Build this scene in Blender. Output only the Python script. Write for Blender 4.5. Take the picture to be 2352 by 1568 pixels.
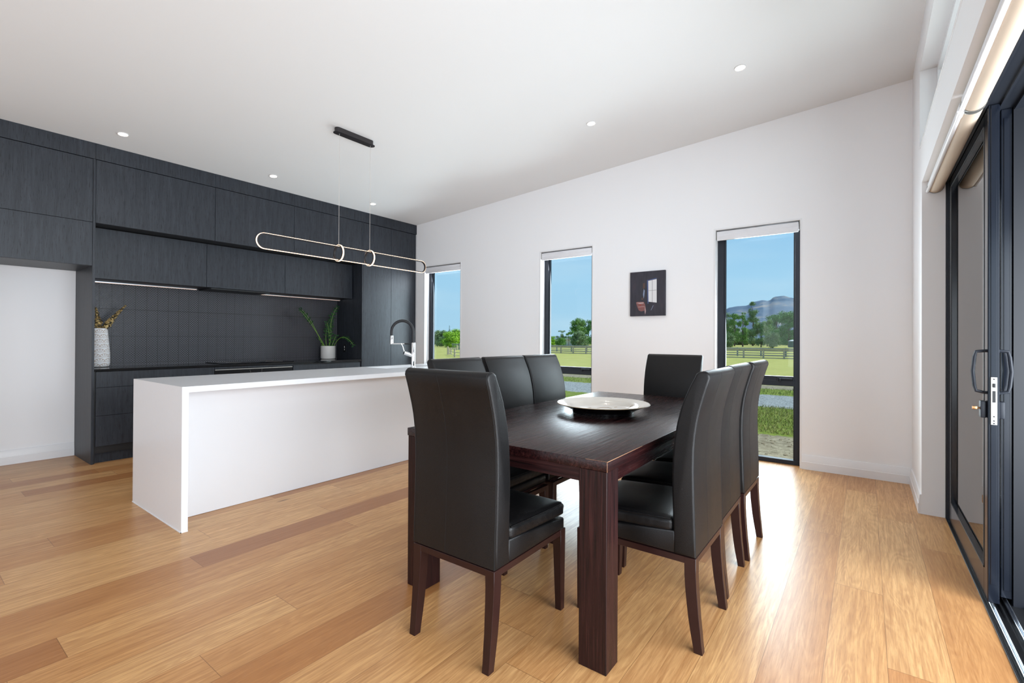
import bpy, bmesh, math, random
from mathutils import Vector, Matrix, Euler
for o in list(bpy.data.objects): bpy.data.objects.remove(o, do_unlink=True)
S = bpy.context.scene
COL = S.collection
R = math.radians
rnd = random.Random(7)

# ---------------------------------------------------------------- camera
F, YAW, PITCH, ROLL, CY, H = 1088.19, .64169, .00449, .00515, 772.906, 1.235
_c, _s = math.cos(YAW), math.sin(YAW)
fw = Vector((-_s, _c, 0)); rt = Vector((_c, _s, 0)); up = Vector((0, 0, 1))
f2 = fw*math.cos(PITCH) + up*math.sin(PITCH); u2 = up*math.cos(PITCH) - fw*math.sin(PITCH)
r3 = rt*math.cos(ROLL) + u2*math.sin(ROLL); u3 = u2*math.cos(ROLL) - rt*math.sin(ROLL)
cd = bpy.data.cameras.new('camera'); cam = bpy.data.objects.new('camera', cd); COL.objects.link(cam)
cd.sensor_width = 36; cd.sensor_fit = 'HORIZONTAL'; cd.lens = F/2352*36
cd.shift_y = -(784-CY)/2352; cd.clip_start = .02; cd.clip_end = 6000
M = Matrix((r3, u3, -f2)).transposed().to_4x4(); M.translation = Vector((0, 0, H)); cam.matrix_world = M
S.camera = cam
def ray(x, y): return f2 + r3*((x-1176)/F) + u3*((CY-y)/F)
def bp(x, y, ax, v):                       # where the sight line of a pixel meets a plane
    d = ray(x, y); o = Vector((0, 0, H)); i = 'XYZ'.index(ax)
    return o + d*((v-o[i])/d[i])

# ---------------------------------------------------------------- view, world, sun, daylight
S.view_settings.view_transform = 'Standard'; S.view_settings.look = 'None'
S.view_settings.exposure = 0.15; S.view_settings.gamma = 1; S.view_settings.use_curve_mapping = False
W = bpy.data.worlds.new('sky'); S.world = W; W.use_nodes = True
wn, wl = W.node_tree.nodes, W.node_tree.links; wn.clear()
wo = wn.new('ShaderNodeOutputWorld'); wb = wn.new('ShaderNodeBackground'); wl.new(wb.outputs[0], wo.inputs[0])
tc = wn.new('ShaderNodeTexCoord'); sx = wn.new('ShaderNodeSeparateXYZ'); wl.new(tc.outputs['Generated'], sx.inputs[0])
cr = wn.new('ShaderNodeValToRGB'); wl.new(sx.outputs['Z'], cr.inputs[0])
e = cr.color_ramp.elements
e[0].position = 0.0; e[0].color = (.42, .64, .83, 1); e[1].position = .60; e[1].color = (.16, .36, .72, 1)
m = cr.color_ramp.elements.new(.12); m.color = (.38, .63, .86, 1)
m = cr.color_ramp.elements.new(.26); m.color = (.27, .52, .81, 1)
mp = wn.new('ShaderNodeMapping'); mp.inputs['Scale'].default_value = (1.6, 1.6, 9); wl.new(tc.outputs['Generated'], mp.inputs[0])
nz = wn.new('ShaderNodeTexNoise'); nz.inputs['Scale'].default_value = 1.7; nz.inputs['Detail'].default_value = 6; wl.new(mp.outputs[0], nz.inputs[0])
c2 = wn.new('ShaderNodeValToRGB'); c2.color_ramp.elements[0].position = .48; c2.color_ramp.elements[1].position = .78
c2.color_ramp.elements[1].color = (.28, .28, .28, 1); wl.new(nz.outputs['Fac'], c2.inputs[0])
mx = wn.new('ShaderNodeMixRGB'); mx.inputs[2].default_value = (.75, .85, .92, 1)
wl.new(c2.outputs[0], mx.inputs[0]); wl.new(cr.outputs[0], mx.inputs[1]); wl.new(mx.outputs[0], wb.inputs[0])
wb.inputs[1].default_value = 1.0

sd = bpy.data.lights.new('sun', 'SUN'); sd.energy = 4.4; sd.angle = R(.6); sd.color = (1, .95, .87)
sun = bpy.data.objects.new('sun', sd); COL.objects.link(sun)
sun.rotation_euler = Vector((1.94, 1.0, 2.6)).to_track_quat('Z', 'Y').to_euler()

def area(name, loc, aim, sx_, sy_, power, color=(1, 1, 1)):
    d = bpy.data.lights.new(name, 'AREA'); d.shape = 'RECTANGLE'; d.size = sx_; d.size_y = sy_
    d.energy = power; d.color = color
    o = bpy.data.objects.new(name, d); COL.objects.link(o); o.location = loc
    o.rotation_euler = (-Vector(aim)).to_track_quat('Z', 'Y').to_euler(); return o
# daylight through the open sliding door, the high window above it, the three tall windows; plus an unseen fill lamp added behind the camera
area('daylight_sliding_door', (1.75, 1.25, 1.15), (-1, .25, 0), 3.8, 2.2, 265, (.90, .95, 1))
area('daylight_high_window', (.66, 1.5, 2.90), (-1, 0, .05), 5.8, .6, 20, (.93, .97, 1))
area('rear_fill_light', (-1.15, -3.9, 1.2), (.12, 1, 0), 2.3, 2.2, 64, (.92, .96, 1))
for i, xc in enumerate((-5.378, -3.13, -.901)):
    area('daylight_tall_window', (xc, 5.62, 1.25), ((0, 0, .4)[i], -1, -.18), .7, 2.1, (52, 50, 62)[i], (.84, .92, 1))

# ---------------------------------------------------------------- helpers
def lin(r, g, b):
    f = lambda v: (v/255/12.92) if v/255 <= .04045 else ((v/255+.055)/1.055)**2.4
    return (f(r), f(g), f(b), 1)
class NT:
    def __init__(s, name):
        s.m = bpy.data.materials.new(name); s.m.use_nodes = True
        s.n = s.m.node_tree.nodes; s.l = s.m.node_tree.links; s.n.clear()
        s.out = s.n.new('ShaderNodeOutputMaterial'); s.b = s.n.new('ShaderNodeBsdfPrincipled')
        s.l.new(s.b.outputs[0], s.out.inputs[0])
    def set(s, **k):
        for a, v in k.items():
            i = s.b.inputs[a.replace('_', ' ')]
            if hasattr(v, 'is_output'): s.l.new(v, i)
            else: i.default_value = v
        return s
    def node(s, t, ins=None, **k):
        n = s.n.new(t)
        for a, v in k.items(): setattr(n, a, v)
        for a, v in (ins or {}).items():
            if hasattr(v, 'is_output'): s.l.new(v, n.inputs[a])
            else: n.inputs[a].default_value = v
        return n
    def coord(s, scale=(1, 1, 1), kind='Object', loc=(0, 0, 0), rot=(0, 0, 0)):
        t = s.node('ShaderNodeTexCoord')
        return s.node('ShaderNodeMapping', {0: t.outputs[kind], 'Scale': scale, 'Location': loc, 'Rotation': rot}).outputs[0]
    def noise(s, vec, scale=5, detail=4, rough=.5, dist=0, col=False):
        n = s.node('ShaderNodeTexNoise', {'Vector': vec, 'Scale': scale, 'Detail': detail, 'Roughness': rough, 'Distortion': dist})
        return n.outputs['Color' if col else 'Fac']
    def math(s, op, a, b=0.0, c=None):
        n = s.node('ShaderNodeMath', operation=op)
        for i, v in enumerate((a, b) if c is None else (a, b, c)):
            if hasattr(v, 'is_output'): s.l.new(v, n.inputs[i])
            else: n.inputs[i].default_value = v
        return n.outputs[0]
    def ramp(s, fac, stops):
        n = s.node('ShaderNodeValToRGB', {0: fac}); el = n.color_ramp.elements
        el[0].position, el[0].color = stops[0]; el[1].position, el[1].color = stops[-1]
        for p, c in stops[1:-1]: q = el.new(p); q.color = c
        return n.outputs[0]
    def mix(s, fac, a, b, mode='MIX'):
        n = s.node('ShaderNodeMixRGB', blend_type=mode)
        for i, v in enumerate((fac, a, b)):
            if hasattr(v, 'is_output'): s.l.new(v, n.inputs[i])
            else: n.inputs[i].default_value = v
        return n.outputs[0]
    def bump(s, h, strength=.2, dist=.01):
        n = s.node('ShaderNodeBump', {'Height': h, 'Strength': strength, 'Distance': dist}); s.l.new(n.outputs[0], s.b.inputs['Normal'])
def g(v): return (v, v, v, 1)
def plain(name, col, rough=.5, metal=0, var=.04, scale=6, spec=.5, bump=0, bscale=200, coat=0):
    t = NT(name); n = t.noise(t.coord(), scale, 3)
    c = t.mix(t.math('MULTIPLY', n, 1.0), tuple(v*(1-var) for v in col[:3])+(1,), tuple(min(1, v*(1+var)) for v in col[:3])+(1,))
    t.set(Base_Color=c, Roughness=rough, Metallic=metal, Specular_IOR_Level=spec, Coat_Weight=coat)
    if bump: t.bump(t.noise(t.coord(), bscale, 2), bump, .002)
    return t.m

def new(): return bmesh.new()
def merge(bm, tmp):
    me = bpy.data.meshes.new('t'); tmp.to_mesh(me); tmp.free(); bm.from_mesh(me); bpy.data.meshes.remove(me)
def bx(bm, x0, x1, y0, y1, z0, z1, bev=0, seg=1, mi=0):
    t = new(); bmesh.ops.create_cube(t, size=1)
    for v in t.verts:
        v.co = Vector(((x0+x1)/2+v.co.x*(x1-x0), (y0+y1)/2+v.co.y*(y1-y0), (z0+z1)/2+v.co.z*(z1-z0)))
    if bev: bmesh.ops.bevel(t, geom=t.edges[:], offset=bev, segments=seg, affect='EDGES', profile=.5)
    for f in t.faces: f.material_index = mi
    merge(bm, t); return bm
def prism(bm, pts, ax, a0, a1, bev=0, seg=2):
    """closed polygon pts in the two other axes (cyclic order), extruded along ax from a0 to a1"""
    def P(p, a):
        return {'X': (a, p[0], p[1]), 'Y': (p[0], a, p[1]), 'Z': (p[0], p[1], a)}[ax]
    t = new()
    A = [t.verts.new(P(p, a0)) for p in pts]; B = [t.verts.new(P(p, a1)) for p in pts]
    fa = t.faces.new(A); fb = t.faces.new(B[::-1]); n = len(pts)
    for i in range(n): t.faces.new((A[i], B[i], B[(i+1) % n], A[(i+1) % n]))
    bmesh.ops.recalc_face_normals(t, faces=t.faces)
    if bev:
        ed = list({e_ for f in (fa, fb) for e_ in f.edges})
        bmesh.ops.bevel(t, geom=ed, offset=bev, segments=seg, affect='EDGES', profile=.5)
    merge(bm, t); return bm
def tube(bm, pts, r, n=10, closed=False, caps=True, mi=0):
    t = new(); pts = [Vector(p) for p in pts]; N = len(pts); rings = []
    rad = r if isinstance(r, (list, tuple)) else [r]*N
    prev = None
    for i, p in enumerate(pts):
        if closed: d = pts[(i+1) % N]-pts[i-1]
        else: d = pts[min(i+1, N-1)]-pts[max(i-1, 0)]
        d.normalize()
        if prev is None:
            a = Vector((0, 0, 1)) if abs(d.z) < .9 else Vector((1, 0, 0))
            u = d.cross(a).normalized()
        else:
            u = prev - d*prev.dot(d)
            u = u.normalized() if u.length > 1e-6 else d.orthogonal().normalized()
        prev = u; w = d.cross(u)
        rings.append([t.verts.new(p+(u*math.cos(k*2*math.pi/n)+w*math.sin(k*2*math.pi/n))*rad[i]) for k in range(n)])
    for i in range(N if closed else N-1):
        a, b = rings[i], rings[(i+1) % N]
        for k in range(n):
            f = t.faces.new((a[k], a[(k+1) % n], b[(k+1) % n], b[k])); f.smooth = True; f.material_index = mi
    if caps and not closed:
        for q in (rings[0][::-1], rings[-1]):
            f = t.faces.new(q); f.material_index = mi
    bmesh.ops.recalc_face_normals(t, faces=t.faces)
    merge(bm, t); return bm
def lathe(bm, prof, c, n=48, mi=0):
    t = new(); rings = []
    for (r, z) in prof:
        if r < 1e-5: rings.append([t.verts.new((c[0], c[1], c[2]+z))])
        else: rings.append([t.verts.new((c[0]+r*math.cos(2*math.pi*k/n), c[1]+r*math.sin(2*math.pi*k/n), c[2]+z)) for k in range(n)])
    for a, b in zip(rings, rings[1:]):
        for k in range(n):
            k2 = (k+1) % n
            if len(a) == 1 and len(b) == 1: continue
            if len(a) == 1: f = t.faces.new((a[0], b[k2], b[k]))
            elif len(b) == 1: f = t.faces.new((a[k], a[k2], b[0]))
            else: f = t.faces.new((a[k], a[k2], b[k2], b[k]))
            f.smooth = True; f.material_index = mi
    bmesh.ops.recalc_face_normals(t, faces=t.faces)
    merge(bm, t); return bm
def loft(bm, secs, bev=0):
    """secs: list of (z, x0, x1, y0, y1) rectangles"""
    t = new(); rings = []
    for z, x0, x1, y0, y1 in secs: rings.append([t.verts.new(p) for p in ((x0, y0, z), (x1, y0, z), (x1, y1, z), (x0, y1, z))])
    for a, b in zip(rings, rings[1:]):
        for k in range(4): t.faces.new((a[k], a[(k+1) % 4], b[(k+1) % 4], b[k]))
    t.faces.new(rings[0][::-1]); t.faces.new(rings[-1])
    bmesh.ops.recalc_face_normals(t, faces=t.faces)
    if bev:
        t.edges.ensure_lookup_table()
        ed = [e_ for e_ in t.edges if e_.is_manifold and e_.calc_face_angle(0) > R(50)]
        bmesh.ops.bevel(t, geom=ed, offset=bev, segments=1, affect='EDGES')
    merge(bm, t); return bm
def top_of(o):
    while o.parent: o = o.parent
    return o
def obj(name, bm, mats, parent=None, sharp=35, world=True):
    """one mesh object; vertices given in world space are moved into the space of the thing's base"""
    if parent is not None and world:
        bmesh.ops.translate(bm, verts=bm.verts, vec=-top_of(parent).location)
    me = bpy.data.meshes.new(name); bm.to_mesh(me); bm.free()
    for mt in (mats if isinstance(mats, (list, tuple)) else [mats]): me.materials.append(mt)
    for p in me.polygons: p.use_smooth = True
    me.set_sharp_from_angle(angle=R(sharp))
    o = bpy.data.objects.new(name, me); COL.objects.link(o)
    if parent is not None: o.parent = parent
    return o
def thing(name, label, cat, loc=(0, 0, 0), rz=0, group=None):
    o = bpy.data.objects.new(name, None); COL.objects.link(o); o.empty_display_size = .05
    o.location = loc; o.rotation_euler = (0, 0, rz); return tag(o, label, cat, group)
def tag(o, label, cat, group=None, kind=None):
    o['label'] = label; o['category'] = cat
    if group: o['group'] = group
    if kind: o['kind'] = kind
    return o
def struct(name, bm, m_, label=None, parent=None):
    o = obj(name, bm, m_, parent)
    if parent is None:
        o['kind'] = 'structure'; o['label'] = label or name; o['category'] = name.split('_')[0]
    return o
def copy_tree(o, parent=None):
    c = o.copy(); COL.objects.link(c); c.parent = parent
    for ch in list(o.children): copy_tree(ch, c)
    return c

# ---------------------------------------------------------------- materials
def mat_floor():
    t = NT('oak_planks'); c = t.node('ShaderNodeTexCoord').outputs['Object']
    sp = t.node('ShaderNodeSeparateXYZ', {0: c}); X, Y = sp.outputs[0], sp.outputs[1]
    u = t.math('DIVIDE', t.math('ADD', X, .516), .1945); row = t.math('FLOOR', u); fu = t.math('FRACT', u)
    wn1 = t.node('ShaderNodeTexWhiteNoise', {'W': row}, noise_dimensions='1D').outputs['Value']
    v = t.math('ADD', t.math('DIVIDE', Y, 1.9), t.math('MULTIPLY', wn1, 7.3)); col = t.math('FLOOR', v); fv = t.math('FRACT', v)
    cv = t.node('ShaderNodeCombineXYZ', {0: row, 1: col}).outputs[0]
    wn2 = t.node('ShaderNodeTexWhiteNoise', {'Vector': cv}, noise_dimensions='3D')
    idv = wn2.outputs['Value']; idc = wn2.outputs['Color']
    off = t.node('ShaderNodeVectorMath', {0: idc, 1: (37, 53, 11)}, operation='MULTIPLY').outputs[0]
    pv = t.node('ShaderNodeVectorMath', {0: c, 1: off}, operation='ADD').outputs[0]
    gv = t.node('ShaderNodeMapping', {0: pv, 'Scale': (26, 1.1, 1)}).outputs[0]
    fine = t.noise(gv, 3.0, 8, .62, .6)
    gw = t.node('ShaderNodeMapping', {0: pv, 'Scale': (7.5, .75, 1)}).outputs[0]
    wv = t.noise(gw, 1.1, 2, .45, 1.2)
    rings = t.math('ABSOLUTE', t.math('SINE', t.math('MULTIPLY', wv, 42)))
    base = t.ramp(idv, [(0, lin(176, 120, 70)), (.2, lin(202, 150, 96)), (.5, lin(212, 162, 106)), (.8, lin(222, 176, 120)), (.93, lin(196, 142, 90)), (1, lin(158, 104, 62))])
    cl = t.mix(t.ramp(rings, [(.35, g(0)), (.95, g(.24))]), base, lin(158, 102, 54))
    cl = t.mix(t.ramp(fine, [(.35, g(.0)), (.75, g(.65))]), cl, lin(142, 88, 44))
    pore = t.noise(t.node('ShaderNodeMapping', {0: pv, 'Scale': (160, 7, 1)}).outputs[0], 2.2, 3, .6)
    cl = t.mix(t.ramp(pore, [(.52, g(0)), (.72, g(.35))]), cl, lin(128, 82, 46))
    knot = t.node('ShaderNodeTexVoronoi', {'Vector': t.node('ShaderNodeMapping', {0: pv, 'Scale': (3.0, .8, 1)}).outputs[0], 'Scale': .85}).outputs['Distance']
    cl = t.mix(t.ramp(knot, [(.012, g(.75)), (.045, g(0))]), cl, lin(88, 52, 28))
    eu = t.math('MINIMUM', fu, t.math('SUBTRACT', 1, fu)); ev = t.math('MINIMUM', fv, t.math('SUBTRACT', 1, fv))
    gap = t.math('MAXIMUM', t.math('LESS_THAN', eu, .0055), t.math('LESS_THAN', ev, .0007))
    cl = t.mix(t.math('MULTIPLY', gap, .6), cl, lin(105, 66, 36))
    t.set(Base_Color=cl, Roughness=t.math('ADD', .27, t.math('MULTIPLY', fine, .16)), Specular_IOR_Level=.5)
    hgt = t.math('SUBTRACT', t.math('MULTIPLY', fine, .35), gap); t.bump(hgt, .12, .002)
    return t.m
def mat_cabinet():
    t = NT('charcoal_timber_laminate')
    a = t.noise(t.coord((17, 17, 1.1)), 2.4, 8, .68, .5)
    b = t.noise(t.coord((4, 4, .5)), 1.5, 4, .55, 1.0)
    c = t.noise(t.coord((75, 75, 6)), 1.8, 4, .65, .3)
    cl = t.ramp(a, [(.30, lin(30, 33, 40)), (.50, lin(44, 48, 55)), (.72, lin(56, 60, 68))])
    cl = t.mix(t.math('MULTIPLY', b, .5), cl, lin(38, 42, 49))
    cl = t.mix(t.ramp(c, [(.55, g(0)), (.66, g(.8))]), cl, lin(14, 16, 21))
    t.set(Base_Color=cl, Roughness=.42, Specular_IOR_Level=.35); t.bump(c, .10, .002); return t.m
def mat_splash():
    t = NT('black_relief_tile'); c = t.node('ShaderNodeTexCoord').outputs['Object']
    sp = t.node('ShaderNodeSeparateXYZ', {0: c}); Y, Z = sp.outputs[1], sp.outputs[2]
    p = .0262
    def lat(oy, oz):
        fy = t.math('SUBTRACT', t.math('FRACT', t.math('ADD', t.math('DIVIDE', Y, p), oy)), .5)
        fz = t.math('SUBTRACT', t.math('FRACT', t.math('ADD', t.math('DIVIDE', Z, p), oz)), .5)
        d = t.math('SQRT', t.math('ADD', t.math('MULTIPLY', fy, fy), t.math('MULTIPLY', fz, fz)))
        return t.math('ABSOLUTE', t.math('SUBTRACT', d, .34))
    r = t.math('MINIMUM', lat(0, 0), lat(.5, .5))
    ringm = t.ramp(r, [(.02, g(1)), (.09, g(0))])
    u = t.math('FRACT', t.math('DIVIDE', t.math('SUBTRACT', Y, 1.528), .105)); w = t.math('FRACT', t.math('DIVIDE', t.math('SUBTRACT', Z, .945), .297))
    eu = t.math('MINIMUM', u, t.math('SUBTRACT', 1, u)); ew = t.math('MINIMUM', w, t.math('SUBTRACT', 1, w))
    gap = t.math('MAXIMUM', t.math('LESS_THAN', eu, .018), t.math('LESS_THAN', ew, .007))
    cl = t.mix(ringm, lin(10, 10, 13), lin(98, 99, 108)); cl = t.mix(gap, cl, lin(14, 14, 16))
    t.set(Base_Color=cl, Roughness=.32); t.bump(t.math('SUBTRACT', ringm, gap), .55, .003); return t.m
def mat_darkwood(name, along, rough=.22):
    t = NT(name); sc = {'Y': (40, 1.1, 40), 'X': (1.3, 44, 44), 'Z': (50, 50, 1.4)}[along]
    a = t.noise(t.coord(sc), 2.2, 7, .65, .4); b = t.noise(t.coord(tuple(v*.25 for v in sc)), 2, 3, .5, .6)
    cl = t.ramp(a, [(.36, lin(10, 6, 7)), (.46, lin(34, 13, 14)), (.56, lin(42, 18, 18)), (.70, lin(64, 33, 31))])
    cl = t.mix(t.math('MULTIPLY', b, .5), cl, lin(24, 12, 13))
    t.set(Base_Color=cl, Roughness=t.math('ADD', rough, t.math('MULTIPLY', a, .16)), Specular_IOR_Level=.28)
    t.bump(a, .35, .0035); return t.m
def mat_leather():
    t = NT('black_leather'); a = t.node('ShaderNodeTexVoronoi', {'Vector': t.coord(), 'Scale': 420}).outputs['Distance']
    b = t.noise(t.coord(), 9, 4); n = t.noise(t.coord(), 650, 2)
    cl = t.mix(b, lin(12, 12, 13), lin(20, 19, 20))
    sc = t.noise(t.coord((60, 60, 14), rot=(0, .5, .3)), 2.2, 2, .5)
    cl = t.mix(t.ramp(sc, [(.80, g(0)), (.86, g(.5))]), cl, lin(120, 118, 118))
    t.set(Base_Color=cl, Roughness=t.math('ADD', .33, t.math('MULTIPLY', b, .12)), Specular_IOR_Level=.30)
    t.bump(t.math('ADD', a, t.math('MULTIPLY', n, .4)), .35, .0012); return t.m
def mat_glass(name, tint=(.93, .97, .96, 1), ior=1.5):
    t = NT(name); t.n.remove(t.b)
    tr = t.node('ShaderNodeBsdfTransparent', {0: tint}); gl = t.node('ShaderNodeBsdfGlossy', {'Roughness': .015, 'Color': (1, 1, 1, 1)})
    fr = t.node('ShaderNodeFresnel', {'IOR': ior}); mx_ = t.node('ShaderNodeMixShader', {0: fr.outputs[0]})
    t.l.new(tr.outputs[0], mx_.inputs[1]); t.l.new(gl.outputs[0], mx_.inputs[2]); t.l.new(mx_.outputs[0], t.out.inputs[0]); return t.m
def mat_emit(name, col, s):
    t = NT(name); t.set(Base_Color=col, Emission_Color=col, Emission_Strength=s); return t.m
def mat_vase():
    t = NT('scalloped_ceramic'); c = t.node('ShaderNodeTexCoord').outputs['Object']
    sp = t.node('ShaderNodeSeparateXYZ', {0: c}); ang = t.math('ARCTAN2', sp.outputs[1], sp.outputs[0])
    w, h = .0725, .0500
    u = t.math('DIVIDE', t.math('MULTIPLY', ang, .0923), w); v = t.math('DIVIDE', sp.outputs[2], h); row = t.math('FLOOR', v)
    half = t.math('MULTIPLY', t.math('MODULO', row, 2), .5)
    px_ = t.math('MULTIPLY', t.math('SUBTRACT', t.math('FRACT', t.math('ADD', u, half)), .5), w); pz = t.math('MULTIPLY', t.math('FRACT', v), h)
    a = t.math('ARCTAN2', pz, px_); rad = t.math('SQRT', t.math('ADD', t.math('MULTIPLY', px_, px_), t.math('MULTIPLY', pz, pz)))
    ln = t.math('GREATER_THAN', t.math('ABSOLUTE', t.math('SINE', t.math('MULTIPLY', a, 5.0))), .93)
    arc = t.math('LESS_THAN', t.math('ABSOLUTE', t.math('SUBTRACT', rad, .040)), .0020)
    ins = t.math('LESS_THAN', rad, .040)
    msk = t.math('MAXIMUM', t.math('MULTIPLY', ln, ins), arc)
    n = t.noise(c, 40, 4)
    t.set(Base_Color=t.mix(t.math('MULTIPLY', msk, .85), t.mix(n, lin(196, 198, 202), lin(226, 226, 228)), lin(150, 120, 92)), Roughness=.6)
    t.bump(t.math('SUBTRACT', 1, msk), .6, .003); return t.m
def mat_ground():
    t = NT('paddock_ground'); c = t.node('ShaderNodeTexCoord').outputs['Object']
    sp = t.node('ShaderNodeSeparateXYZ', {0: c}); n1 = t.noise(c, .5, 5, .6); n2 = t.noise(c, 9, 6, .7); n3 = t.noise(c, 45, 3, .7)
    Y = t.math('ADD', sp.outputs[1], t.math('MULTIPLY', t.math('SUBTRACT', n2, .5), .7))
    dirt = t.ramp(n2, [(.3, lin(105, 94, 76)), (.55, lin(154, 145, 123)), (.8, lin(176, 168, 145))])
    dirt = t.mix(t.ramp(n3, [(.56, g(0)), (.70, g(.7))]), dirt, lin(73, 63, 48))
    grass = t.ramp(n3, [(.3, lin(76, 98, 35)), (.55, lin(117, 133, 54)), (.8, lin(154, 155, 83))])
    grass = t.mix(t.ramp(n2, [(.5, g(0)), (.75, g(.6))]), grass, lin(163, 154, 98))
    vor = t.node('ShaderNodeTexVoronoi', {'Vector': c, 'Scale': 42}).outputs['Color']
    grav = t.mix(t.node('ShaderNodeSeparateXYZ', {0: vor}).outputs[0], lin(105, 108, 108), lin(171, 176, 174))
    field = t.ramp(n1, [(.3, lin(154, 155, 85)), (.5, lin(179, 176, 105)), (.75, lin(138, 151, 71))])
    fs = t.noise(t.coord((1, 5, 1)), 1.2, 6, .7); field = t.mix(t.math('MULTIPLY', fs, .6), field, lin(171, 167, 98))
    def step(y0): return t.math('GREATER_THAN', Y, y0)
    cl = t.mix(step(7.8), dirt, grass); cl = t.mix(step(11.0), cl, grav); cl = t.mix(step(13.5), cl, grass)
    cl = t.mix(step(15.6), cl, dirt); cl = t.mix(step(17.2), cl, field)
    t.set(Base_Color=cl, Roughness=.95, Specular_IOR_Level=.1); t.bump(n3, .5, .03); return t.m
def mat_leaf(name, a, b, tr=.25):
    t = NT(name); n = t.noise(t.coord(), 1.2, 3); n2 = t.noise(t.coord(), 14, 2)
    t.set(Base_Color=t.mix(t.ramp(t.math('MULTIPLY', t.math('ADD', n, n2), .5), [(.35, g(0)), (.65, g(1))]), a, b), Roughness=.6, Specular_IOR_Level=.2); return t.m

MF = mat_floor(); MCAB = mat_cabinet(); MSPL = mat_splash(); MLEA = mat_leather()
MTOP = mat_darkwood('table_top_wood', 'Y', .19); MTZ = mat_darkwood('table_leg_wood', 'Z', .3); MTX = mat_darkwood('table_rail_wood', 'X', .3)
MCH = plain('mahogany_stain', lin(42, 23, 21), .3, var=.25, scale=14, spec=.3)
MWALL = plain('painted_wall', lin(246, 246, 248), .62, var=.006, scale=2, spec=.3)
MCEIL = plain('painted_ceiling', lin(236, 237, 238), .75, var=.006, scale=2, spec=.25)
MTRIM = plain('white_trim_gloss', lin(236, 236, 238), .32, var=.006)
MSTONE = plain('white_stone', lin(236, 237, 240), .26, var=.012, scale=30)
MPANEL = plain('white_island_panel', lin(234, 234, 237), .28, var=.006)
MBLK = plain('black_powdercoat', lin(34, 39, 48), .45, spec=.35, metal=.0, var=.05)
MBLKD = plain('black_door_aluminium', lin(22, 27, 37), .17, var=.04)
MBLKG = plain('black_gloss_stone', lin(14, 15, 18), .08, var=.2, scale=60)
MBLKM = plain('matt_black', lin(20, 21, 24), .5)
MVOID = plain('dark_recess', lin(9, 10, 12), .8)
MFAB = plain('white_blind_fabric', lin(232, 232, 236), .75, bump=.2, bscale=900)
MFABW = plain('cream_blind_fabric', lin(208, 190, 170), .7, bump=.15, bscale=900)
MCHR = plain('chrome', (.82, .83, .84, 1), .08, metal=1, var=.02)
MSTEEL = plain('brushed_steel', (.40, .39, .37, 1), .42, metal=1)
MALU = plain('aluminium_rail', (.62, .66, .72, 1), .3, metal=1)
MBRASS = plain('brass', (.55, .3, .14, 1), .3, metal=1)
MRUB = plain('black_rubber', lin(32, 34, 38), .5)
MPOT = plain('white_ceramic', lin(214, 212, 210), .5)
MSINK = plain('white_sink', lin(235, 235, 233), .3)
MVASE = mat_vase()
MGL = mat_glass('window_glass', ior=1.18); MGLD = mat_glass('door_glass', (.62, .68, .70, 1), 3.0)
MOVEN = plain('oven_glass', lin(8, 9, 13), .06)
MDOWN = mat_emit('downlight_glow', (1, .86, .68, 1), 8)
MLED = mat_emit('led_glow', (1, .74, .60, 1), .6)
MLED2 = mat_emit('pendant_led_glow', (1, .66, .42, 1), 3.0)
MCABLE = plain('clear_cable', lin(190, 184, 178), .3)
MPEND = plain('pendant_black_metal', lin(40, 36, 38), .35)

# ---------------------------------------------------------------- room shell
YW, XD, XK, XB, YN = 5.341, .319, -5.976, -6.618, -4.0
def zc(x): return 3.4775 + .062*x
HEAD = 2.40
WIN = [(-5.774, -4.982), (-3.514, -2.745), (-1.287, -.512)]
struct('floor', bx(new(), XB-.1, .445, YN, 5.50, -.06, 0), MF, 'wide honey oak plank floor running toward the tall windows')
b = new(); t = .12
v = [b.verts.new(p) for p in ((XB-.1, YN, zc(XB-.1)), (XD+.14, YN, zc(XD+.14)), (XD+.14, 5.50, zc(XD+.14)), (XB-.1, 5.50, zc(XB-.1)))]
v2 = [b.verts.new(q.co+Vector((0, 0, t))) for q in v]
b.faces.new(v); b.faces.new(v2[::-1])
for i in range(4): b.faces.new((v[i], v2[i], v2[(i+1) % 4], v[(i+1) % 4]))
bmesh.ops.recalc_face_normals(b, faces=b.faces)
struct('ceiling', b, MCEIL, 'plain white ceiling rising from the kitchen toward the sliding door')
# window wall: piers between the openings and lintel following the raked ceiling
b = new(); xs = [XB-.1] + [q for w in WIN for q in w] + [XD+.14]
for i in range(0, len(xs), 2): bx(b, xs[i], xs[i+1], YW, 5.50, 0, HEAD)
prism(b, [(xs[0], HEAD), (xs[-1], HEAD), (xs[-1], zc(xs[-1])), (xs[0], zc(xs[0]))], 'Y', YW, 5.50)
struct('wall_back', b, MWALL, 'white wall with three tall narrow windows')
struct('wall_left', bx(new(), XB-.1, XB, YN, YW, 0, zc(XB)), MWALL, 'white wall behind the dark kitchen cabinets')
b = new()
XO = .46
bx(b, XD, XO, 4.47, 5.341, 0, 2.655); bx(b, XD, XO, -1.5, 4.47, 2.37, 2.655); bx(b, XD, XO, 4.60, 5.341, 2.655, 3.23)
bx(b, XD, XO, YN, 5.341, 3.23, zc(XD)+.0); bx(b, XD, XO, YN, -1.5, 0, 3.23)
struct('wall_right', b, MWALL, 'white wall holding the sliding door and the high window')
b = new()                                            # rear wall of the living end; its opening is made up for the fill lamp
bx(b, XB, -2.4, YN-.12, YN, 0, 2.45); bx(b, .1, XD, YN-.12, YN, 0, 2.45); prism(b, [(XB, 2.45), (XD, 2.45), (XD, zc(XD)), (XB, zc(XB))], 'Y', YN-.12, YN)
struct('wall_front', b, MWALL, 'white wall behind the camera with a made-up opening for the fill lamp')
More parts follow.
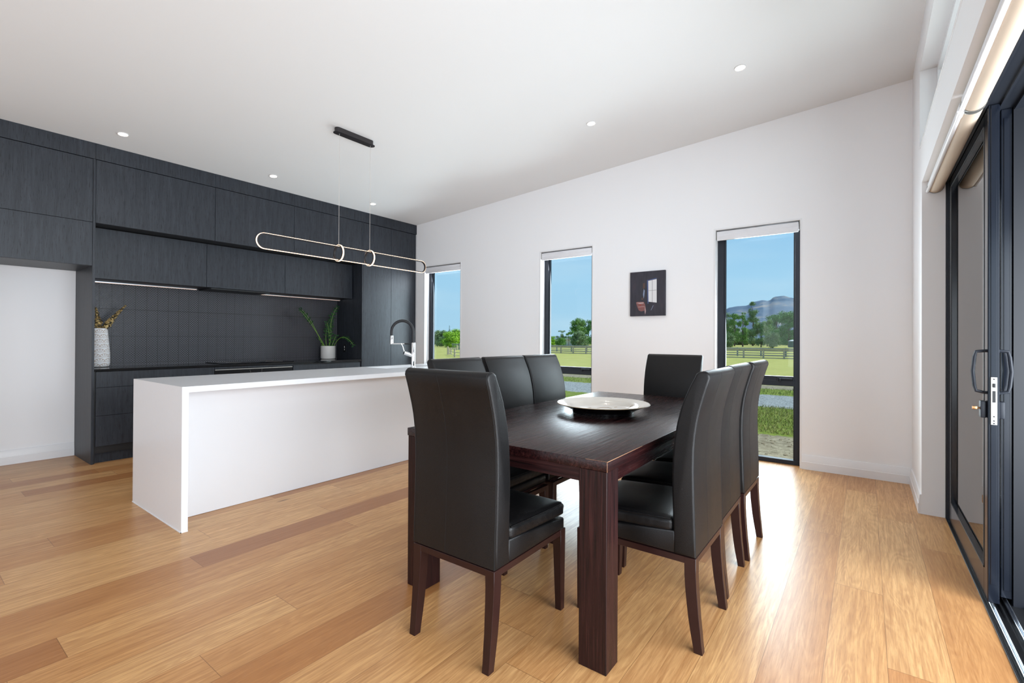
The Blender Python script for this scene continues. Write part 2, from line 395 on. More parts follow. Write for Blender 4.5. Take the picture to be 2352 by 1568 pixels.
def skirting(name, p0, p1, n, label):
    """two-step skirting between p0 and p1; n points into the room"""
    b = new(); p0 = Vector(p0); p1 = Vector(p1); n = Vector(n)
    prof = [(0, 0), (.018, 0), (.018, .070), (.0145, .074), (.010, .132), (.007, .138), (0, .138)]
    A = [b.verts.new(p0+n*q[0]+Vector((0, 0, q[1]))) for q in prof]; B = [b.verts.new(p1+n*q[0]+Vector((0, 0, q[1]))) for q in prof]
    for i in range(len(prof)): j = (i+1) % len(prof); b.faces.new((A[i], B[i], B[j], A[j]))
    b.faces.new(A[::-1]); b.faces.new(B); bmesh.ops.recalc_face_normals(b, faces=b.faces)
    return struct(name, b, MTRIM, label)
skirting('baseboard_back', (-.495, YW, 0), (XD, YW, 0), (0, -1, 0), 'white stepped skirting right of the widest tall window')
skirting('baseboard_back.001', (-2.728, YW, 0), (-1.304, YW, 0), (0, -1, 0), 'white stepped skirting under the small painting')
skirting('baseboard_back.002', (-4.965, YW, 0), (-3.531, YW, 0), (0, -1, 0), 'white stepped skirting between the two left tall windows')
skirting('baseboard_right', (XD, YW, 0), (XD, 4.472, 0), (-1, 0, 0), 'short white stepped skirting beside the sliding door')
skirting('baseboard_left', (XB, YN, 0), (XB, 1.232, 0), (1, 0, 0), 'white stepped skirting inside the fridge alcove')

# tall windows
WLAB = ['narrow tall window beside the dark pantry, leftmost of the three', 'tall window behind the row of leather chairs, between tap and painting',
        'tall window at the right of the small painting, nearest the sliding door']
for i, (x0, x1) in enumerate(WIN):
    root = thing('window_%d' % (i+1), WLAB[i], 'window', ((x0+x1)/2, YW, 0)); root['kind'] = 'structure'
    b = new()                                     # reveal lining with a thin raised bead on the wall
    for a0, a1 in ((x0-.016, x0), (x1, x1+.016)): bx(b, a0, a1, YW-.004, YW, 0, HEAD)
    bx(b, x0-.016, x1+.016, YW-.004, YW, HEAD, HEAD+.016); obj('architrave_bead', b, MTRIM, root)
    b = new(); yf0, yf1 = 5.437, 5.50
    bx(b, x0, x0+.062, yf0, yf1, 0, HEAD, .002); bx(b, x1-.052, x1, yf0, yf1, 0, HEAD, .002)
    bx(b, x0, x1, yf0, yf1, HEAD-.06, HEAD, .002); bx(b, x0, x1, yf0-.008, yf1, .0, .042, .002)
    bx(b, x0+.062, x0+.078, yf0+.018, yf1-.01, .04, HEAD-.05); bx(b, x1-.066, x1-.052, yf0+.018, yf1-.01, .04, HEAD-.05)
    obj('window_frame', b, MBLK, root)
    b = new(); bx(b, x0+.05, x1-.05, yf0-.006, yf1, .776, .832, .002); bx(b, x0+.05, x1-.05, yf0+.004, yf1, .83, .872, .002); obj('transom', b, MBLK, root)
    b = new(); bx(b, x0+.05, x1-.05, 5.468, 5.474, .86, HEAD-.05); obj('pane', b, MGL, root)
    b = new(); bx(b, x0+.05, x1-.05, 5.468, 5.474, .03, .79); obj('pane', b, MGL, root)
    b = new(); bx(b, x1-.19, x1-.068, yf0-.02, yf0-.004, .838, .857, .003, 2); bx(b, x1-.185, x1-.17, yf0-.03, yf0-.01, .815, .85, .003, 2)
    bx(b, x1-.205, x1-.19, yf0-.014, yf0+.002, .832, .862, .002); obj('window_latch', b, MBLK, root)
BL = ['white rolled-up roller blind at the top of the leftmost tall window', 'white rolled-up roller blind at the top of the middle tall window',
      'white rolled-up roller blind at the top of the right tall window']
for i, (x0, x1) in enumerate(WIN):
    r = thing('roller_blind', BL[i], 'blind', ((x0+x1)/2, 5.39, 2.34), group='roller blinds in the tall windows')
    b = new(); tube(b, [(x0+.012, 5.385, 2.345), (x1-.012, 5.385, 2.345)], .036, 20); obj('fabric_roll', b, MFAB, r)
    b = new(); bx(b, x0+.010, x1-.014, 5.350, 5.362, 2.300, 2.386, .004, 2); obj('fascia', b, MFAB, r)
    b = new(); bx(b, x0+.012, x1-.016, 5.349, 5.368, 2.290, 2.304, .004, 2); obj('bottom_bar', b, MTRIM, r)
    for xx in (x0+.001, x1-.007):
        b = new(); bx(b, xx, xx+.006, 5.352, 5.42, 2.305, 2.398, .001); obj('bracket', b, MSTEEL, r)

# high window above the door
w4 = thing('window_4', 'long high white-framed window above the sliding door', 'window', (XO, 1.5, 2.655)); w4['kind'] = 'structure'
b = new(); bx(b, XD-.004, XO, -1.5, 4.60, 2.650, 2.663, .001); bx(b, XD-.004, XO, 4.592, 4.602, 2.655, 3.23); bx(b, XD-.004, XO, -1.5, 4.60, 3.224, 3.235); obj('reveal_lining', b, MTRIM, w4)
b = new(); bx(b, XO-.05, XO+.02, -1.5, 4.592, 2.663, 2.70); bx(b, XO-.05, XO+.02, -1.5, 4.592, 3.185, 3.224)
for yy in (4.552, -1.4): bx(b, XO-.05, XO+.02, yy, yy+.04, 2.70, 3.19)
obj('window_frame', b, MTRIM, w4)
b = new(); bx(b, XO-.02, XO-.014, -1.5, 4.56, 2.69, 3.19); obj('pane', b, MGL, w4)

# sliding door
dr = thing('door_1', 'open black sliding glass door leaf at the right edge', 'door', (.478, 3.78, 0)); dr['kind'] = 'structure'
b = new(); bx(b, .458, .498, 3.120, 3.205, .014, 2.345, .003); bx(b, .458, .498, 4.310, 4.438, .014, 2.345, .003)
bx(b, .458, .498, 3.205, 4.310, .014, .148, .003); bx(b, .458, .498, 3.205, 4.310, 2.275, 2.345, .003)
bx(b, .468, .488, 3.116, 3.121, .10, 2.34, .001)
obj('leaf_frame', b, MBLKD, dr)
b = new(); bx(b, .456, .460, 3.200, 3.208, .146, 2.277); bx(b, .456, .460, 4.306, 4.314, .146, 2.277); bx(b, .456, .460, 3.2, 4.314, .146, .154); bx(b, .456, .460, 3.2, 4.314, 2.270, 2.277); obj('glazing_bead', b, MRUB, dr)
b = new(); bx(b, .474, .480, 3.2, 4.315, .145, 2.28); obj('pane', b, MGLD, dr)
for sgn, base in ((-1, .458), (1, .498)):
    b = new(); k = .038*sgn
    pts = [(base, 3.160, 1.190), (base+k*.9, 3.160, 1.186), (base+k*1.05, 3.160, 1.16), (base+k*1.2, 3.160, 1.092), (base+k*1.05, 3.160, 1.022), (base+k*.9, 3.160, .998), (base, 3.160, .990)]
    tube(b, pts, .0075, 8); obj('handle', b, MBLK, dr)
    b = new(); bx(b, min(base, base+.022*sgn), max(base, base+.022*sgn), 3.14, 3.18, .872, .952, .005, 2); e1 = obj('lock_housing', b, MBLK, dr)
    if sgn < 0:
        b = new(); tube(b, [(base-.02, 3.16, .916), (base-.030, 3.16, .916)], .004, 8); bx(b, base-.048, base-.028, 3.156, 3.164, .908, .924, .003, 2); obj('thumb_turn', b, MBRASS, e1)
b = new(); bx(b, .467, .489, 3.112, 3.118, .845, 1.068, .001); e1 = obj('lock_plate', b, MSTEEL, dr)
b = new(); bx(b, .473, .483, 3.110, 3.113, .95, 1.003); bx(b, .474, .482, 3.104, 3.113, 1.02, 1.038, .001)
for zz in (.852, .864, .884, 1.058): tube(b, [(.478, 3.113, zz), (.478, 3.1095, zz)], .003, 8)
obj('lock_slot', b, MBLKM, e1)
d2 = thing('door_2', 'second black sliding door leaf in the outer track', 'door', (.535, 3.83, 0)); d2['kind'] = 'structure'
b = new(); bx(b, .516, .556, 3.215, 3.29, .014, 2.345, .003); bx(b, .516, .556, 4.35, 4.438, .014, 2.345, .003)
bx(b, .516, .556, 3.29, 4.35, .014, .14, .003); bx(b, .516, .556, 3.29, 4.35, 2.275, 2.345, .003); bx(b, .526, .546, 3.211, 3.216, .05, 2.3, .001); obj('leaf_frame', b, MBLKD, d2)
b = new(); bx(b, .532, .538, 3.28, 4.36, .13, 2.28); obj('pane', b, MGLD, d2)
b = new(); bx(b, .445, .60, 4.438, 4.47, 0, 2.37, .002); bx(b, .452, .60, 4.425, 4.44, 0, 2.36, .001)
bx(b, .445, .60, -1.5, 4.438, 2.345, 2.41, .002); bx(b, .445, .455, -1.5, 4.438, 2.335, 2.35); bx(b, .502, .512, -1.5, 4.438, 2.335, 2.35); bx(b, .56, .60, -1.5, 4.438, 2.33, 2.35)
struct('trim_1', b, MBLK, 'black aluminium jamb and head of the sliding door')
b = new(); bx(b, .445, .66, -1.6, 4.47, -.05, -.012); bx(b, .445, .452, -1.6, 4.47, -.012, .004, .001); bx(b, .505, .510, -1.6, 4.47, -.012, 0); bx(b, .60, .606, -1.6, 4.47, -.012, -.002)
tr_ = struct('trim_2', b, MBLKM, 'black sill of the sliding door with two bright rails')
for xx in (.478, .536):
    b = new(); bx(b, xx-.010, xx+.004, -1.6, 4.437, -.012, .002, .002); bx(b, xx-.002, xx+.002, -1.6, 4.437, 0, .012, .0015); struct('rail', b, MALU, parent=tr_)
b = new(); bx(b, .5575, 2.6, 3.205, 5.34, -.06, 2.40)
struct('wall_outside', b, plain('dark_cladding', lin(14, 18, 27), .4, var=.05), 'dark blue-black outside wall return beside the door')
b = new(); bx(b, .66, 6, -3, 3.205, -.12, -.03); struct('floor_outside', b, plain('grey_patio_tile', lin(120, 122, 124), .6), 'grey patio beyond the door track')
b = new(); bx(b, .56, 3.2, -2, 5.6, 2.50, 2.60); bx(b, .56, 2.4, -4, 5.6, 3.60, 3.75); struct('ceiling_outside', b, MBLKM, 'dark eave over the patio, and an unseen upper overhang added to block sun')  # upper slab: unseen overhang added to keep sun out of the high window
for k, (y0, y1, lb) in enumerate(((3.00, 4.462, 'furthest cream roller blind rolled above the sliding door leaf'), (2.02, 2.975, 'second cream roller blind above the door track, next toward the camera'),
                            (.9, 1.995, 'third cream roller blind above the door track, nearest the camera'))):
    r = thing('door_roller_blind', lb, 'blind', (.39, (y0+y1)/2, 2.33), group='roller blinds above the sliding door')
    b = new(); tube(b, [(.392, y0+.012, 2.322), (.392, y1-.008, 2.322)], .043, 24); obj('fabric_roll', b, MFABW, r)
    b = new(); prism(b, [(.349, 2.30), (.352, 2.30), (.352, 2.345), (.349, 2.345)], 'Y', y0+.015, y1-.012); obj('fabric_drop', b, MFAB, r)
    b = new(); tube(b, [(.350, y0+.006, 2.296), (.350, y1-.006, 2.296)], .0105, 14); o = obj('bottom_bar', b, MTRIM, r)
    b = new(); tube(b, [(.350, y0-.012, 2.296), (.350, y0+.05, 2.296)], .0135, 14); obj('bar_cap', b, MTRIM, r)
    for yy in (y0, y1-.004):
        b = new(); tube(b, [(.392, yy, 2.322), (.392, yy+.004, 2.322)], .0455, 24); obj('bracket_disc', b, MSTEEL, r)

# ---------------------------------------------------------------- kitchen
def door_front(root, y0, y1, z0, z1, x=XK, name='door', th=.018, gap=.0018):
    b = new(); bx(b, x-th, x, y0+gap, y1-gap, z0+gap, z1-gap, .0008); return obj(name, b, MCAB, root)
def body(root, x0, x1, y0, y1, z0, z1, name='body'):
    b = new(); bx(b, x0, x1, y0, y1, z0, z1); return obj(name, b, MBLKM, root)
ZB, ZU, ZL, ZT = .92, 2.337, 1.822, 2.95
b = new(); cuts = [-1.3, 1.250, 2.305, 3.24, 5.34]
for a0, a1 in zip(cuts, cuts[1:]): bx(b, XK-.02, XK+.003, a0+.0008, a1-.0008, ZT+.004, zc(XK)-.001)
bx(b, XB, XK-.02, -1.3, 5.34, ZT+.004, zc(XB)-.002)
struct('trim_3', b, MCAB, 'charcoal timber fascia filling between cabinets and ceiling')
r = thing('fridge_overhead_cabinet', 'charcoal overhead cabinet above the empty white fridge alcove', 'cabinet', (XK, .72, 1.92))
body(r, XB+.001, XK-.019, .18, 1.233, 1.921, ZT)
door_front(r, .18, 1.233, 2.339, ZT); door_front(r, .18, 1.233, 1.918, 2.339)
b = new(); bx(b, XB+.001, XK-.019, .18, 1.2325, 1.918, 1.9208); obj('underside_panel', b, MCAB, r)
b = new(); bx(b, XB+.001, XK, 1.2335, 1.2535, 0, ZT+.002, .0006); tag(obj('tall_end_panel', b, MCAB), 'tall charcoal end panel between fridge alcove and drawers', 'panel')
b = new(); bx(b, XB+.001, XK, .155, .1775, 0, ZT+.002, .0006); tag(obj('tall_end_panel', b, MCAB), 'charcoal end panel at the far left side of the fridge alcove', 'panel')
KY = [1.254, 2.305, 3.240, 4.284]
UL = ['charcoal overhead cabinet of the top row, widest door nearest the fridge alcove', 'middle charcoal overhead cabinet of the top row', 'charcoal overhead cabinet of the top row touching the pantry']
LL = ['set-back charcoal wall cabinet above the scalloped vase', 'set-back charcoal wall cabinet above the cooktop, housing the range hood', 'set-back charcoal wall cabinet above the potted plant']
for i in range(3):
    y0, y1 = KY[i], KY[i+1]
    r = thing('overhead_cabinet', UL[i], 'cabinet', (XK, (y0+y1)/2, ZU), group='top row of overhead cabinets')
    body(r, XB+.001, XK-.019, y0, y1, ZU+.001, ZT); door_front(r, y0, y1, ZU, ZT)
    r = thing('wall_cabinet', LL[i], 'cabinet', (-6.2, (y0+y1)/2, ZL), group='lower row of wall cabinets')
    yy1 = y1 if i < 2 else 4.272
    body(r, XB+.001, -6.219, y0, yy1, ZL+.003, ZU-.003); door_front(r, y0, yy1, ZL, 2.331, -6.2)
    if i == 1:
        b = new(); bx(b, XB+.03, -6.235, y0+.06, y1-.18, ZL-.016, ZL+.002, .002); obj('range_hood_insert', b, MBLKM, r)
for (y0, y1, lb) in ((1.262, 2.31, 'warm white led strip under the wall cabinet above the vase'), (3.02, 4.262, 'warm white led strip under the wall cabinet above the plant')):
    r = thing('led_strip', lb, 'light', (-6.50, (y0+y1)/2, 1.813), group='led strips over the benchtop')
    b = new(); bx(b, -6.512, -6.490, y0, y1, 1.811, 1.820); obj('channel', b, MALU, r)
    b = new(); bx(b, -6.508, -6.494, y0+.005, y1-.005, 1.8075, 1.811); obj('diffuser', b, MLED, r)
b = new(); bx(b, XB+.0005, XB+.012, 1.254, 4.284, ZB, ZL+.01); o = tag(obj('splashback', b, MSPL), 'black embossed tile splashback behind the benchtop', 'splashback')
# base cabinets
r = thing('drawer_cabinet', 'charcoal three-drawer base cabinet left of the oven', 'cabinet', (XK, 1.78, 0), group='base cabinets under the black benchtop')
body(r, XB+.013, XK-.019, 1.255, 2.305, .10, .893)
for z0, z1 in ((.738, .893), (.463, .738), (.165, .463)): door_front(r, 1.266, 2.309, z0, z1, name='drawer')
b = new(); bx(b, XK-.09, XK-.05, 1.255, 2.305, 0, .163); obj('kickboard', b, MCAB, r)
b = new(); bx(b, XK-.0505, XK-.018, 1.2545, 1.2655, .0, .893); obj('filler_strip', b, MBLKM, r)
r = thing('drawer_cabinet', 'charcoal three-drawer base cabinet between oven and pantry', 'cabinet', (XK, 3.76, 0), group='base cabinets under the black benchtop')
body(r, XB+.013, XK-.019, 3.24, 4.283, .10, .893)
for z0, z1 in ((.738, .878), (.463, .738), (.165, .463)): door_front(r, 3.240, 4.262, z0, z1, name='drawer')
b = new(); bx(b, XK-.09, XK-.05, 3.24, 4.283, 0, .163); obj('kickboard', b, MCAB, r)
r = thing('oven_cabinet', 'charcoal base carcass around the built-in oven', 'cabinet', (XK, 2.77, 0), group='base cabinets under the black benchtop')
body(r, XB+.013, XK-.10, 2.306, 3.2395, .10, .893)
b = new(); bx(b, XK-.09, XK-.05, 2.306, 3.2395, 0, .163); obj('kickboard', b, MCAB, r)
door_front(r, 2.309, 3.238, .165, .26, name='filler_panel'); door_front(r, 2.309, 3.238, .868, .893, name='top_rail')
r = thing('wall_oven', 'wide black glass oven under the cooktop', 'oven', (XK, 2.77, .26))
b = new(); bx(b, XK-.099, XK-.022, 2.312, 3.236, .262, .866); obj('oven_body', b, MBLKM, r)
b = new(); bx(b, XK-.022, XK-.001, 2.316, 3.232, .745, .852, .002); cp = obj('control_panel', b, MOVEN, r)
b = new(); bx(b, XK-.022, XK+.001, 2.316, 3.232, .853, .864, .001); obj('steel_trim', b, MSTEEL, r)
b = new(); bx(b, XK-.022, XK-.001, 2.316, 3.232, .268, .742, .002); d_ = obj('oven_door', b, MOVEN, r)
b = new(); tube(b, [(XK+.035, 2.40, .70), (XK+.035, 3.14, .70)], .009, 12)
for yy in (2.44, 3.10): tube(b, [(XK-.002, yy, .70), (XK+.035, yy, .70)], .006, 8)
obj('handle', b, MSTEEL, d_)
for yy, zz in ((2.70, .835), (2.705, .815), (2.685, .80), (2.84, .838), (2.84, .818), (2.715, .80)):
    b = new(); bx(b, XK-.0012, XK-.0004, yy, yy+.004, zz, zz+.006); obj('indicator', b, MSTEEL, cp)
b = new(); bx(b, XB+.013, XK+.012, 1.2545, 4.284, .896, ZB, .0015); tag(obj('benchtop', b, MBLKG), 'polished black stone benchtop along the splashback', 'benchtop')
b = new(); bx(b, -6.53, -6.06, 2.42, 3.30, ZB+.0005, ZB+.0065, .002); ck = thing('cooktop', 'flush black glass cooktop on the black benchtop', 'cooktop', (-6.3, 2.86, ZB)); obj('glass_plate', b, MOVEN, ck)
for (xx, yy, rr) in ((-6.40, 2.60, .10), (-6.19, 2.60, .08), (-6.40, 3.10, .08), (-6.19, 3.10, .10)):
    b = new(); tube(b, [(xx+rr*math.cos(a*.2618), yy+rr*math.sin(a*.2618), ZB+.0068) for a in range(24)], .0008, 4, closed=True); obj('hob_ring', b, MSTEEL, ck)
# pantry
r = thing('pantry_cabinet', 'tall charcoal two-door pantry beside the left tall window', 'cabinet', (XK, 4.81, 0))
b = new(); bx(b, XB+.001, XK-.019, 4.2855, 5.338, .10, ZT+.001); obj('body', b, MBLKM, r)
b = new(); bx(b, XB+.001, XK, 4.285, 4.3035, 0, ZT+.001, .0006); obj('side_panel', b, MCAB, r)
door_front(r, 4.304, 4.820, .165, 2.948); door_front(r, 4.820, 5.325, .165, 2.948)
b = new(); bx(b, XK-.09, XK-.05, 4.304, 5.338, 0, .163); obj('kickboard', b, MCAB, r)
r = thing('power_outlet', 'small black power outlet with white rockers on the pantry side panel', 'outlet', (-6.396, 4.2845, 1.08))
b = new(); bx(b, -6.435, -6.36, 4.2775, 4.2850, 1.02, 1.135, .004, 2); pl = obj('plate', b, MBLKM, r)
for zz in (1.048, 1.083, 1.103):
    b = new(); bx(b, -6.400, -6.392, 4.2745, 4.2778, zz, zz+(.022 if zz < 1.1 else .008), .001); obj('rocker', b, MTRIM, pl)

# island
XI0, XI1, YI0, YI1, ZI = -4.404, -3.455, 1.151, 4.35, .92
isl = thing('island_cabinet', 'white panelled kitchen island under the stone top', 'island', (-3.95, 2.75, 0))
b = new()
bx(b, XI0+.02, -3.742, YI0+.042, 3.13, .10, ZI-.042); bx(b, XI0+.02, -3.742, 3.89, YI1-.042, .10, ZI-.042); bx(b, XI0+.02, -3.742, 3.13, 3.89, .10, .715)
bx(b, XI0+.02, XI0+.036, 3.13, 3.89, .715, ZI-.042); bx(b, -3.758, -3.742, 3.13, 3.89, .715, ZI-.042); obj('body', b, MPANEL, isl)
b = new(); bx(b, -3.741, -3.720, YI0+.0385, YI1-.0385, .002, ZI-.039); obj('front_panel', b, MPANEL, isl)
b = new(); bx(b, XI0+.06, XI0+.075, YI0+.04, YI1-.04, 0, .10); obj('kickboard', b, MCAB, isl)
SX0, SX1, SY0, SY1 = -4.33, -3.985, 3.16, 3.86
top = thing('island_benchtop', 'white stone island benchtop with waterfall ends', 'benchtop', (-3.93, 2.75, 0))
b = new(); zt0 = ZI-.037
bx(b, XI0, XI1, YI0, SY0, zt0, ZI); bx(b, XI0, SX0, SY0, SY1, zt0, ZI); bx(b, SX1, XI1, SY0, SY1, zt0, ZI, .0); bx(b, XI0, XI1, SY1, YI1, zt0, ZI)
obj('stone_slab', b, MSTONE, top)
b = new(); bx(b, XI0, XI1, YI0, YI0+.037, .0, zt0); obj('waterfall_end', b, MSTONE, top)
b = new(); bx(b, XI0, XI1, YI1-.037, YI1, .0, zt0); obj('waterfall_end', b, MSTONE, top)
b = new(); bx(b, XI0-.003, XI1+.003, YI0-.004, YI0+.001, .0, .004); bx(b, XI1-.001, XI1+.003, YI0-.004, YI0+.038, 0, .004); obj('silicone_bead', b, MTRIM, top)
sk = thing('undermount_sink', 'white double undermount sink in the island benchtop', 'sink', ((SX0+SX1)/2, 3.5, .7))
b = new(); zb = .74
bx(b, SX0-.02, SX0+.0, SY0-.02, SY1+.02, zb, zt0-.001); bx(b, SX1, SX1+.02, SY0-.02, SY1+.02, zb, zt0-.001)
bx(b, SX0, SX1, SY0-.02, SY0, zb, zt0-.001); bx(b, SX0, SX1, SY1, SY1+.02, zb, zt0-.001); bx(b, SX0-.02, SX1+.02, SY0-.02, SY1+.02, zb-.015, zb); bx(b, SX0, SX1, 3.50, 3.53, zb, zt0-.03, .004, 2)
obj('basin', b, MSINK, sk)
for yy in (3.33, 3.69):
    b = new(); lathe(b, [(0, .004), (.03, .004), (.042, .002), (.045, 0)], ((SX0+SX1)/2, yy, zb), 24); obj('drain', b, MCHR, sk)
# tap : chrome column, black hose arch, sprayer toward the sink
tp = thing('kitchen_tap', 'chrome pull-down tap with black hose arch behind the nearest chair', 'tap', (-3.905, 3.45, ZI)); tx, ty = -3.905, 3.45
b = new(); lathe(b, [(0, 0), (.028, 0), (.028, .006), (.0235, .010), (.0235, .262), (.021, .268), (0, .268)], (tx, ty, ZI), 32); obj('column', b, MCHR, tp)
D = Vector((-.82, -.57, 0)).normalized(); L_ = .235
b = new(); pts = [Vector((tx, ty, ZI+.262)), Vector((tx, ty, ZI+.33)), Vector((tx, ty, ZI+.385))]
for k in range(1, 12): a = math.pi*k/12; pts.append(Vector((tx, ty, ZI+.385)) + D*(L_/2*(1-math.cos(a))) + Vector((0, 0, .118*math.sin(a))))
pts += [Vector((tx, ty, ZI+.385))+D*L_, Vector((tx, ty, ZI+.345))+D*L_]
tube(b, pts, .0155, 14); obj('hose', b, MRUB, tp)
b = new(); e2 = Vector((tx, ty, 0))+D*L_; lathe(b, [(0, .252), (.015, .252), (.0185, .256), (.0185, .335), (.016, .343), (0, .343)], (e2.x, e2.y, ZI), 24); obj('spray_head', b, MCHR, tp)
b = new(); p_ = Vector((tx, ty, ZI+.255)); tube(b, [p_+D*.09, p_+D*(L_+.012)], .007, 10); obj('arm', b, MCHR, tp)
b = new(); tube(b, [p_, p_+D*.095], .0085, 10); obj('arm_sleeve', b, MRUB, tp)
b = new(); q0 = Vector((tx, ty, ZI+.125)); q1 = q0 + Vector((-.045, -.085, .035)); tube(b, [q0, q1], .0195, 20); hd = obj('mixer_body', b, MCHR, tp)
b = new(); tube(b, [q1, q1+(q1-q0).normalized()*.004], .0195, 20); obj('mixer_cap', b, MBLKM, hd)
b = new(); tube(b, [q1+Vector((0, 0, .012)), q1+Vector((-.008, -.014, .07)), q1+Vector((-.016, -.028, .10))], [.005, .0035, .003], 8); obj('lever', b, MCHR, hd)

# ---------------------------------------------------------------- vase, dried stems, plant
vx, vy = -6.385, 1.3625
b = new(); lathe(b, [(0, 0), (.078, 0), (.092, .008), (.1015, .03), (.1025, .06), (.102, .14), (.094, .24), (.086, .34), (.082, .385), (.072, .402), (.060, .402), (.060, .37), (.07, .2), (0, .02)], (0, 0, 0), 64)
vs = obj('vase', b, MVASE); vs.location = (vx, vy, ZB); tag(vs, 'tall white vase with scalloped fan relief at the left end of the benchtop', 'vase')
MDRY = mat_leaf('dried_petal', lin(150, 122, 76), lin(196, 172, 118)); MDRYS = plain('dried_stalk', lin(86, 70, 52), .8); MDRYD = mat_leaf('dark_dried_leaf', lin(40, 40, 38), lin(72, 68, 54))
def disc(b, c, n, r, mi=0, k=7, squash=1.0):
    n = Vector(n).normalized(); u = n.orthogonal().normalized(); w = n.cross(u); c = Vector(c)
    vs_ = [b.verts.new(c+(u*math.cos(2*math.pi*i/k)+w*squash*math.sin(2*math.pi*i/k))*r + n*r*.15*math.cos(4*math.pi*i/k)) for i in range(k)]
    f = b.faces.new(vs_); f.material_index = mi
for k, (tip, lab) in enumerate((((-6.37, 1.592, 1.572), 'dried leafy stem leaning right out of the scalloped vase'), ((-6.385, 1.345, 1.538), 'dried leafy stem standing upright in the scalloped vase'))):
    r = thing('dried_stem', lab, 'dried flower', (vx, vy, ZB+.40), group='dried stems in the vase')
    p0 = Vector((vx+.01, vy+(.02 if k == 0 else .0), ZB+.30)); p3 = Vector(tip); p1 = p0+Vector((0, .02, .12))
    path = [(1-s)**2*p0+2*(1-s)*s*p1+s*s*p3 for s in [i/14 for i in range(15)]]
    b = new(); tube(b, path, [.003-.0018*i/14 for i in range(15)], 6); obj('stalk', b, MDRYS, r)
    b = new(); bd = new()
    for i in range(520):
        s = .40+.60*rnd.random(); j = s*14; a = path[min(int(j), 13)].lerp(path[min(int(j)+1, 14)], j-int(j))
        wd = (.034 if k == 0 else .030)*(1.08-s)*1.9 if s > .5 else .030
        d = Vector((rnd.gauss(0, 1), rnd.gauss(0, 1), rnd.gauss(0, 1))).normalized()
        disc(b if rnd.random() < .6 else bd, a+d*wd*rnd.uniform(.35, 1), d+Vector((rnd.uniform(-.6, .6),)*3), rnd.uniform(.008, .014)*(1.3-.7*s))
    obj('petals', b, MDRY, r); obj('dark_leaves', bd, MDRYD, r)
MLF = mat_leaf('zz_leaf', lin(16, 44, 24), lin(42, 84, 42)); MLS = plain('zz_stalk', lin(110, 150, 64), .5)
pp = thing('potted_plant', 'green zamia plant in a white pot at the right end of the benchtop', 'plant', (-6.45, 4.035, ZB))
b = new(); lathe(b, [(0, 0), (.088, 0), (.098, .006), (.104, .02), (.104, .192), (.100, .195), (.096, .192), (.095, .03), (0, .03)], (-6.45, 4.035, ZB), 48); obj('pot', b, MPOT, pp)
b = new(); lathe(b, [(0, .165), (.0945, .162)], (-6.45, 4.035, ZB), 24); obj('soil', b, plain('soil', lin(42, 32, 26), .95, bump=.8, bscale=90), pp)
FR = [((-6.42, 3.98), (-6.40, 3.72, 1.46), (-6.38, 3.55, 1.62), 11, .5), ((-6.47, 3.965), (-6.42, 3.78, 1.44), (-6.42, 3.60, 1.63), 8, .55), ((-6.45, 4.06), (-6.44, 4.06, 1.48), (-6.42, 4.165, 1.70), 13, .35),
      ((-6.43, 4.04), (-6.40, 4.02, 1.30), (-6.40, 3.985, 1.46), 11, .35), ((-6.41, 4.09), (-6.23, 4.12, 1.29), (-6.08, 4.215, 1.13), 15, .35), ((-6.48, 4.03), (-6.50, 4.02, 1.3), (-6.50, 4.06, 1.42), 10, .3),
      ((-6.40, 4.05), (-6.35, 4.06, 1.18), (-6.33, 4.085, 1.26), 7, .2), ((-6.44, 3.97), (-6.42, 3.90, 1.19), (-6.40, 3.84, 1.22), 6, .3), ((-6.42, 4.02), (-6.38, 4.03, 1.17), (-6.36, 4.02, 1.28), 7, .2), ((-6.50, 4.08), (-6.5, 4.12, 1.3), (-6.49, 4.10, 1.56), 10, .45)]
for (bxy, mid, tip, n, s0) in FR:
    n = max(4, round(n*.62))
    p0 = Vector((bxy[0], bxy[1], ZB+.16)); p1 = Vector(mid); p2 = Vector(tip)
    path = [(1-s)**2*p0+2*(1-s)*s*(p1*1.5-(p0+p2)*.25)+s*s*p2 for s in [i/16 for i in range(17)]]
    b = new(); tube(b, path, [.0055-.0035*i/16 for i in range(17)], 8); st = obj('stalk', b, MLS, pp)
    b = new()
    for i in range(n):
        s = s0+(1-s0)*i/(n-1); j = min(s*16, 15.99); a = path[int(j)].lerp(path[int(j)+1], j-int(j)); td = (path[int(j)+1]-path[int(j)]).normalized()
        for sg in (-1, 1):
            side = (td.cross(Vector((.55, -.3, .8))).normalized()*sg + td*.65 + Vector((rnd.uniform(-.2, .2), rnd.uniform(-.2, .2), rnd.uniform(-.05, .2)))).normalized()
            ll = rnd.uniform(.042, .058)*(1.0-.35*abs(s-.7)); nn = side.cross(td).normalized(); ww = side.cross(nn).normalized()*ll*.27
            q = [a, a+side*ll*.3+ww*.8, a+side*ll*.62+ww, a+side*ll, a+side*ll*.62-ww, a+side*ll*.3-ww*.8]; cc = a+side*ll*.55-nn*ll*.10
            vv = [b.verts.new(x_) for x_ in q]; vc = b.verts.new(cc)
            for z_ in range(6): b.faces.new((vv[z_], vv[(z_+1) % 6], vc))
    obj('leaflets', b, MLF, st, sharp=80)

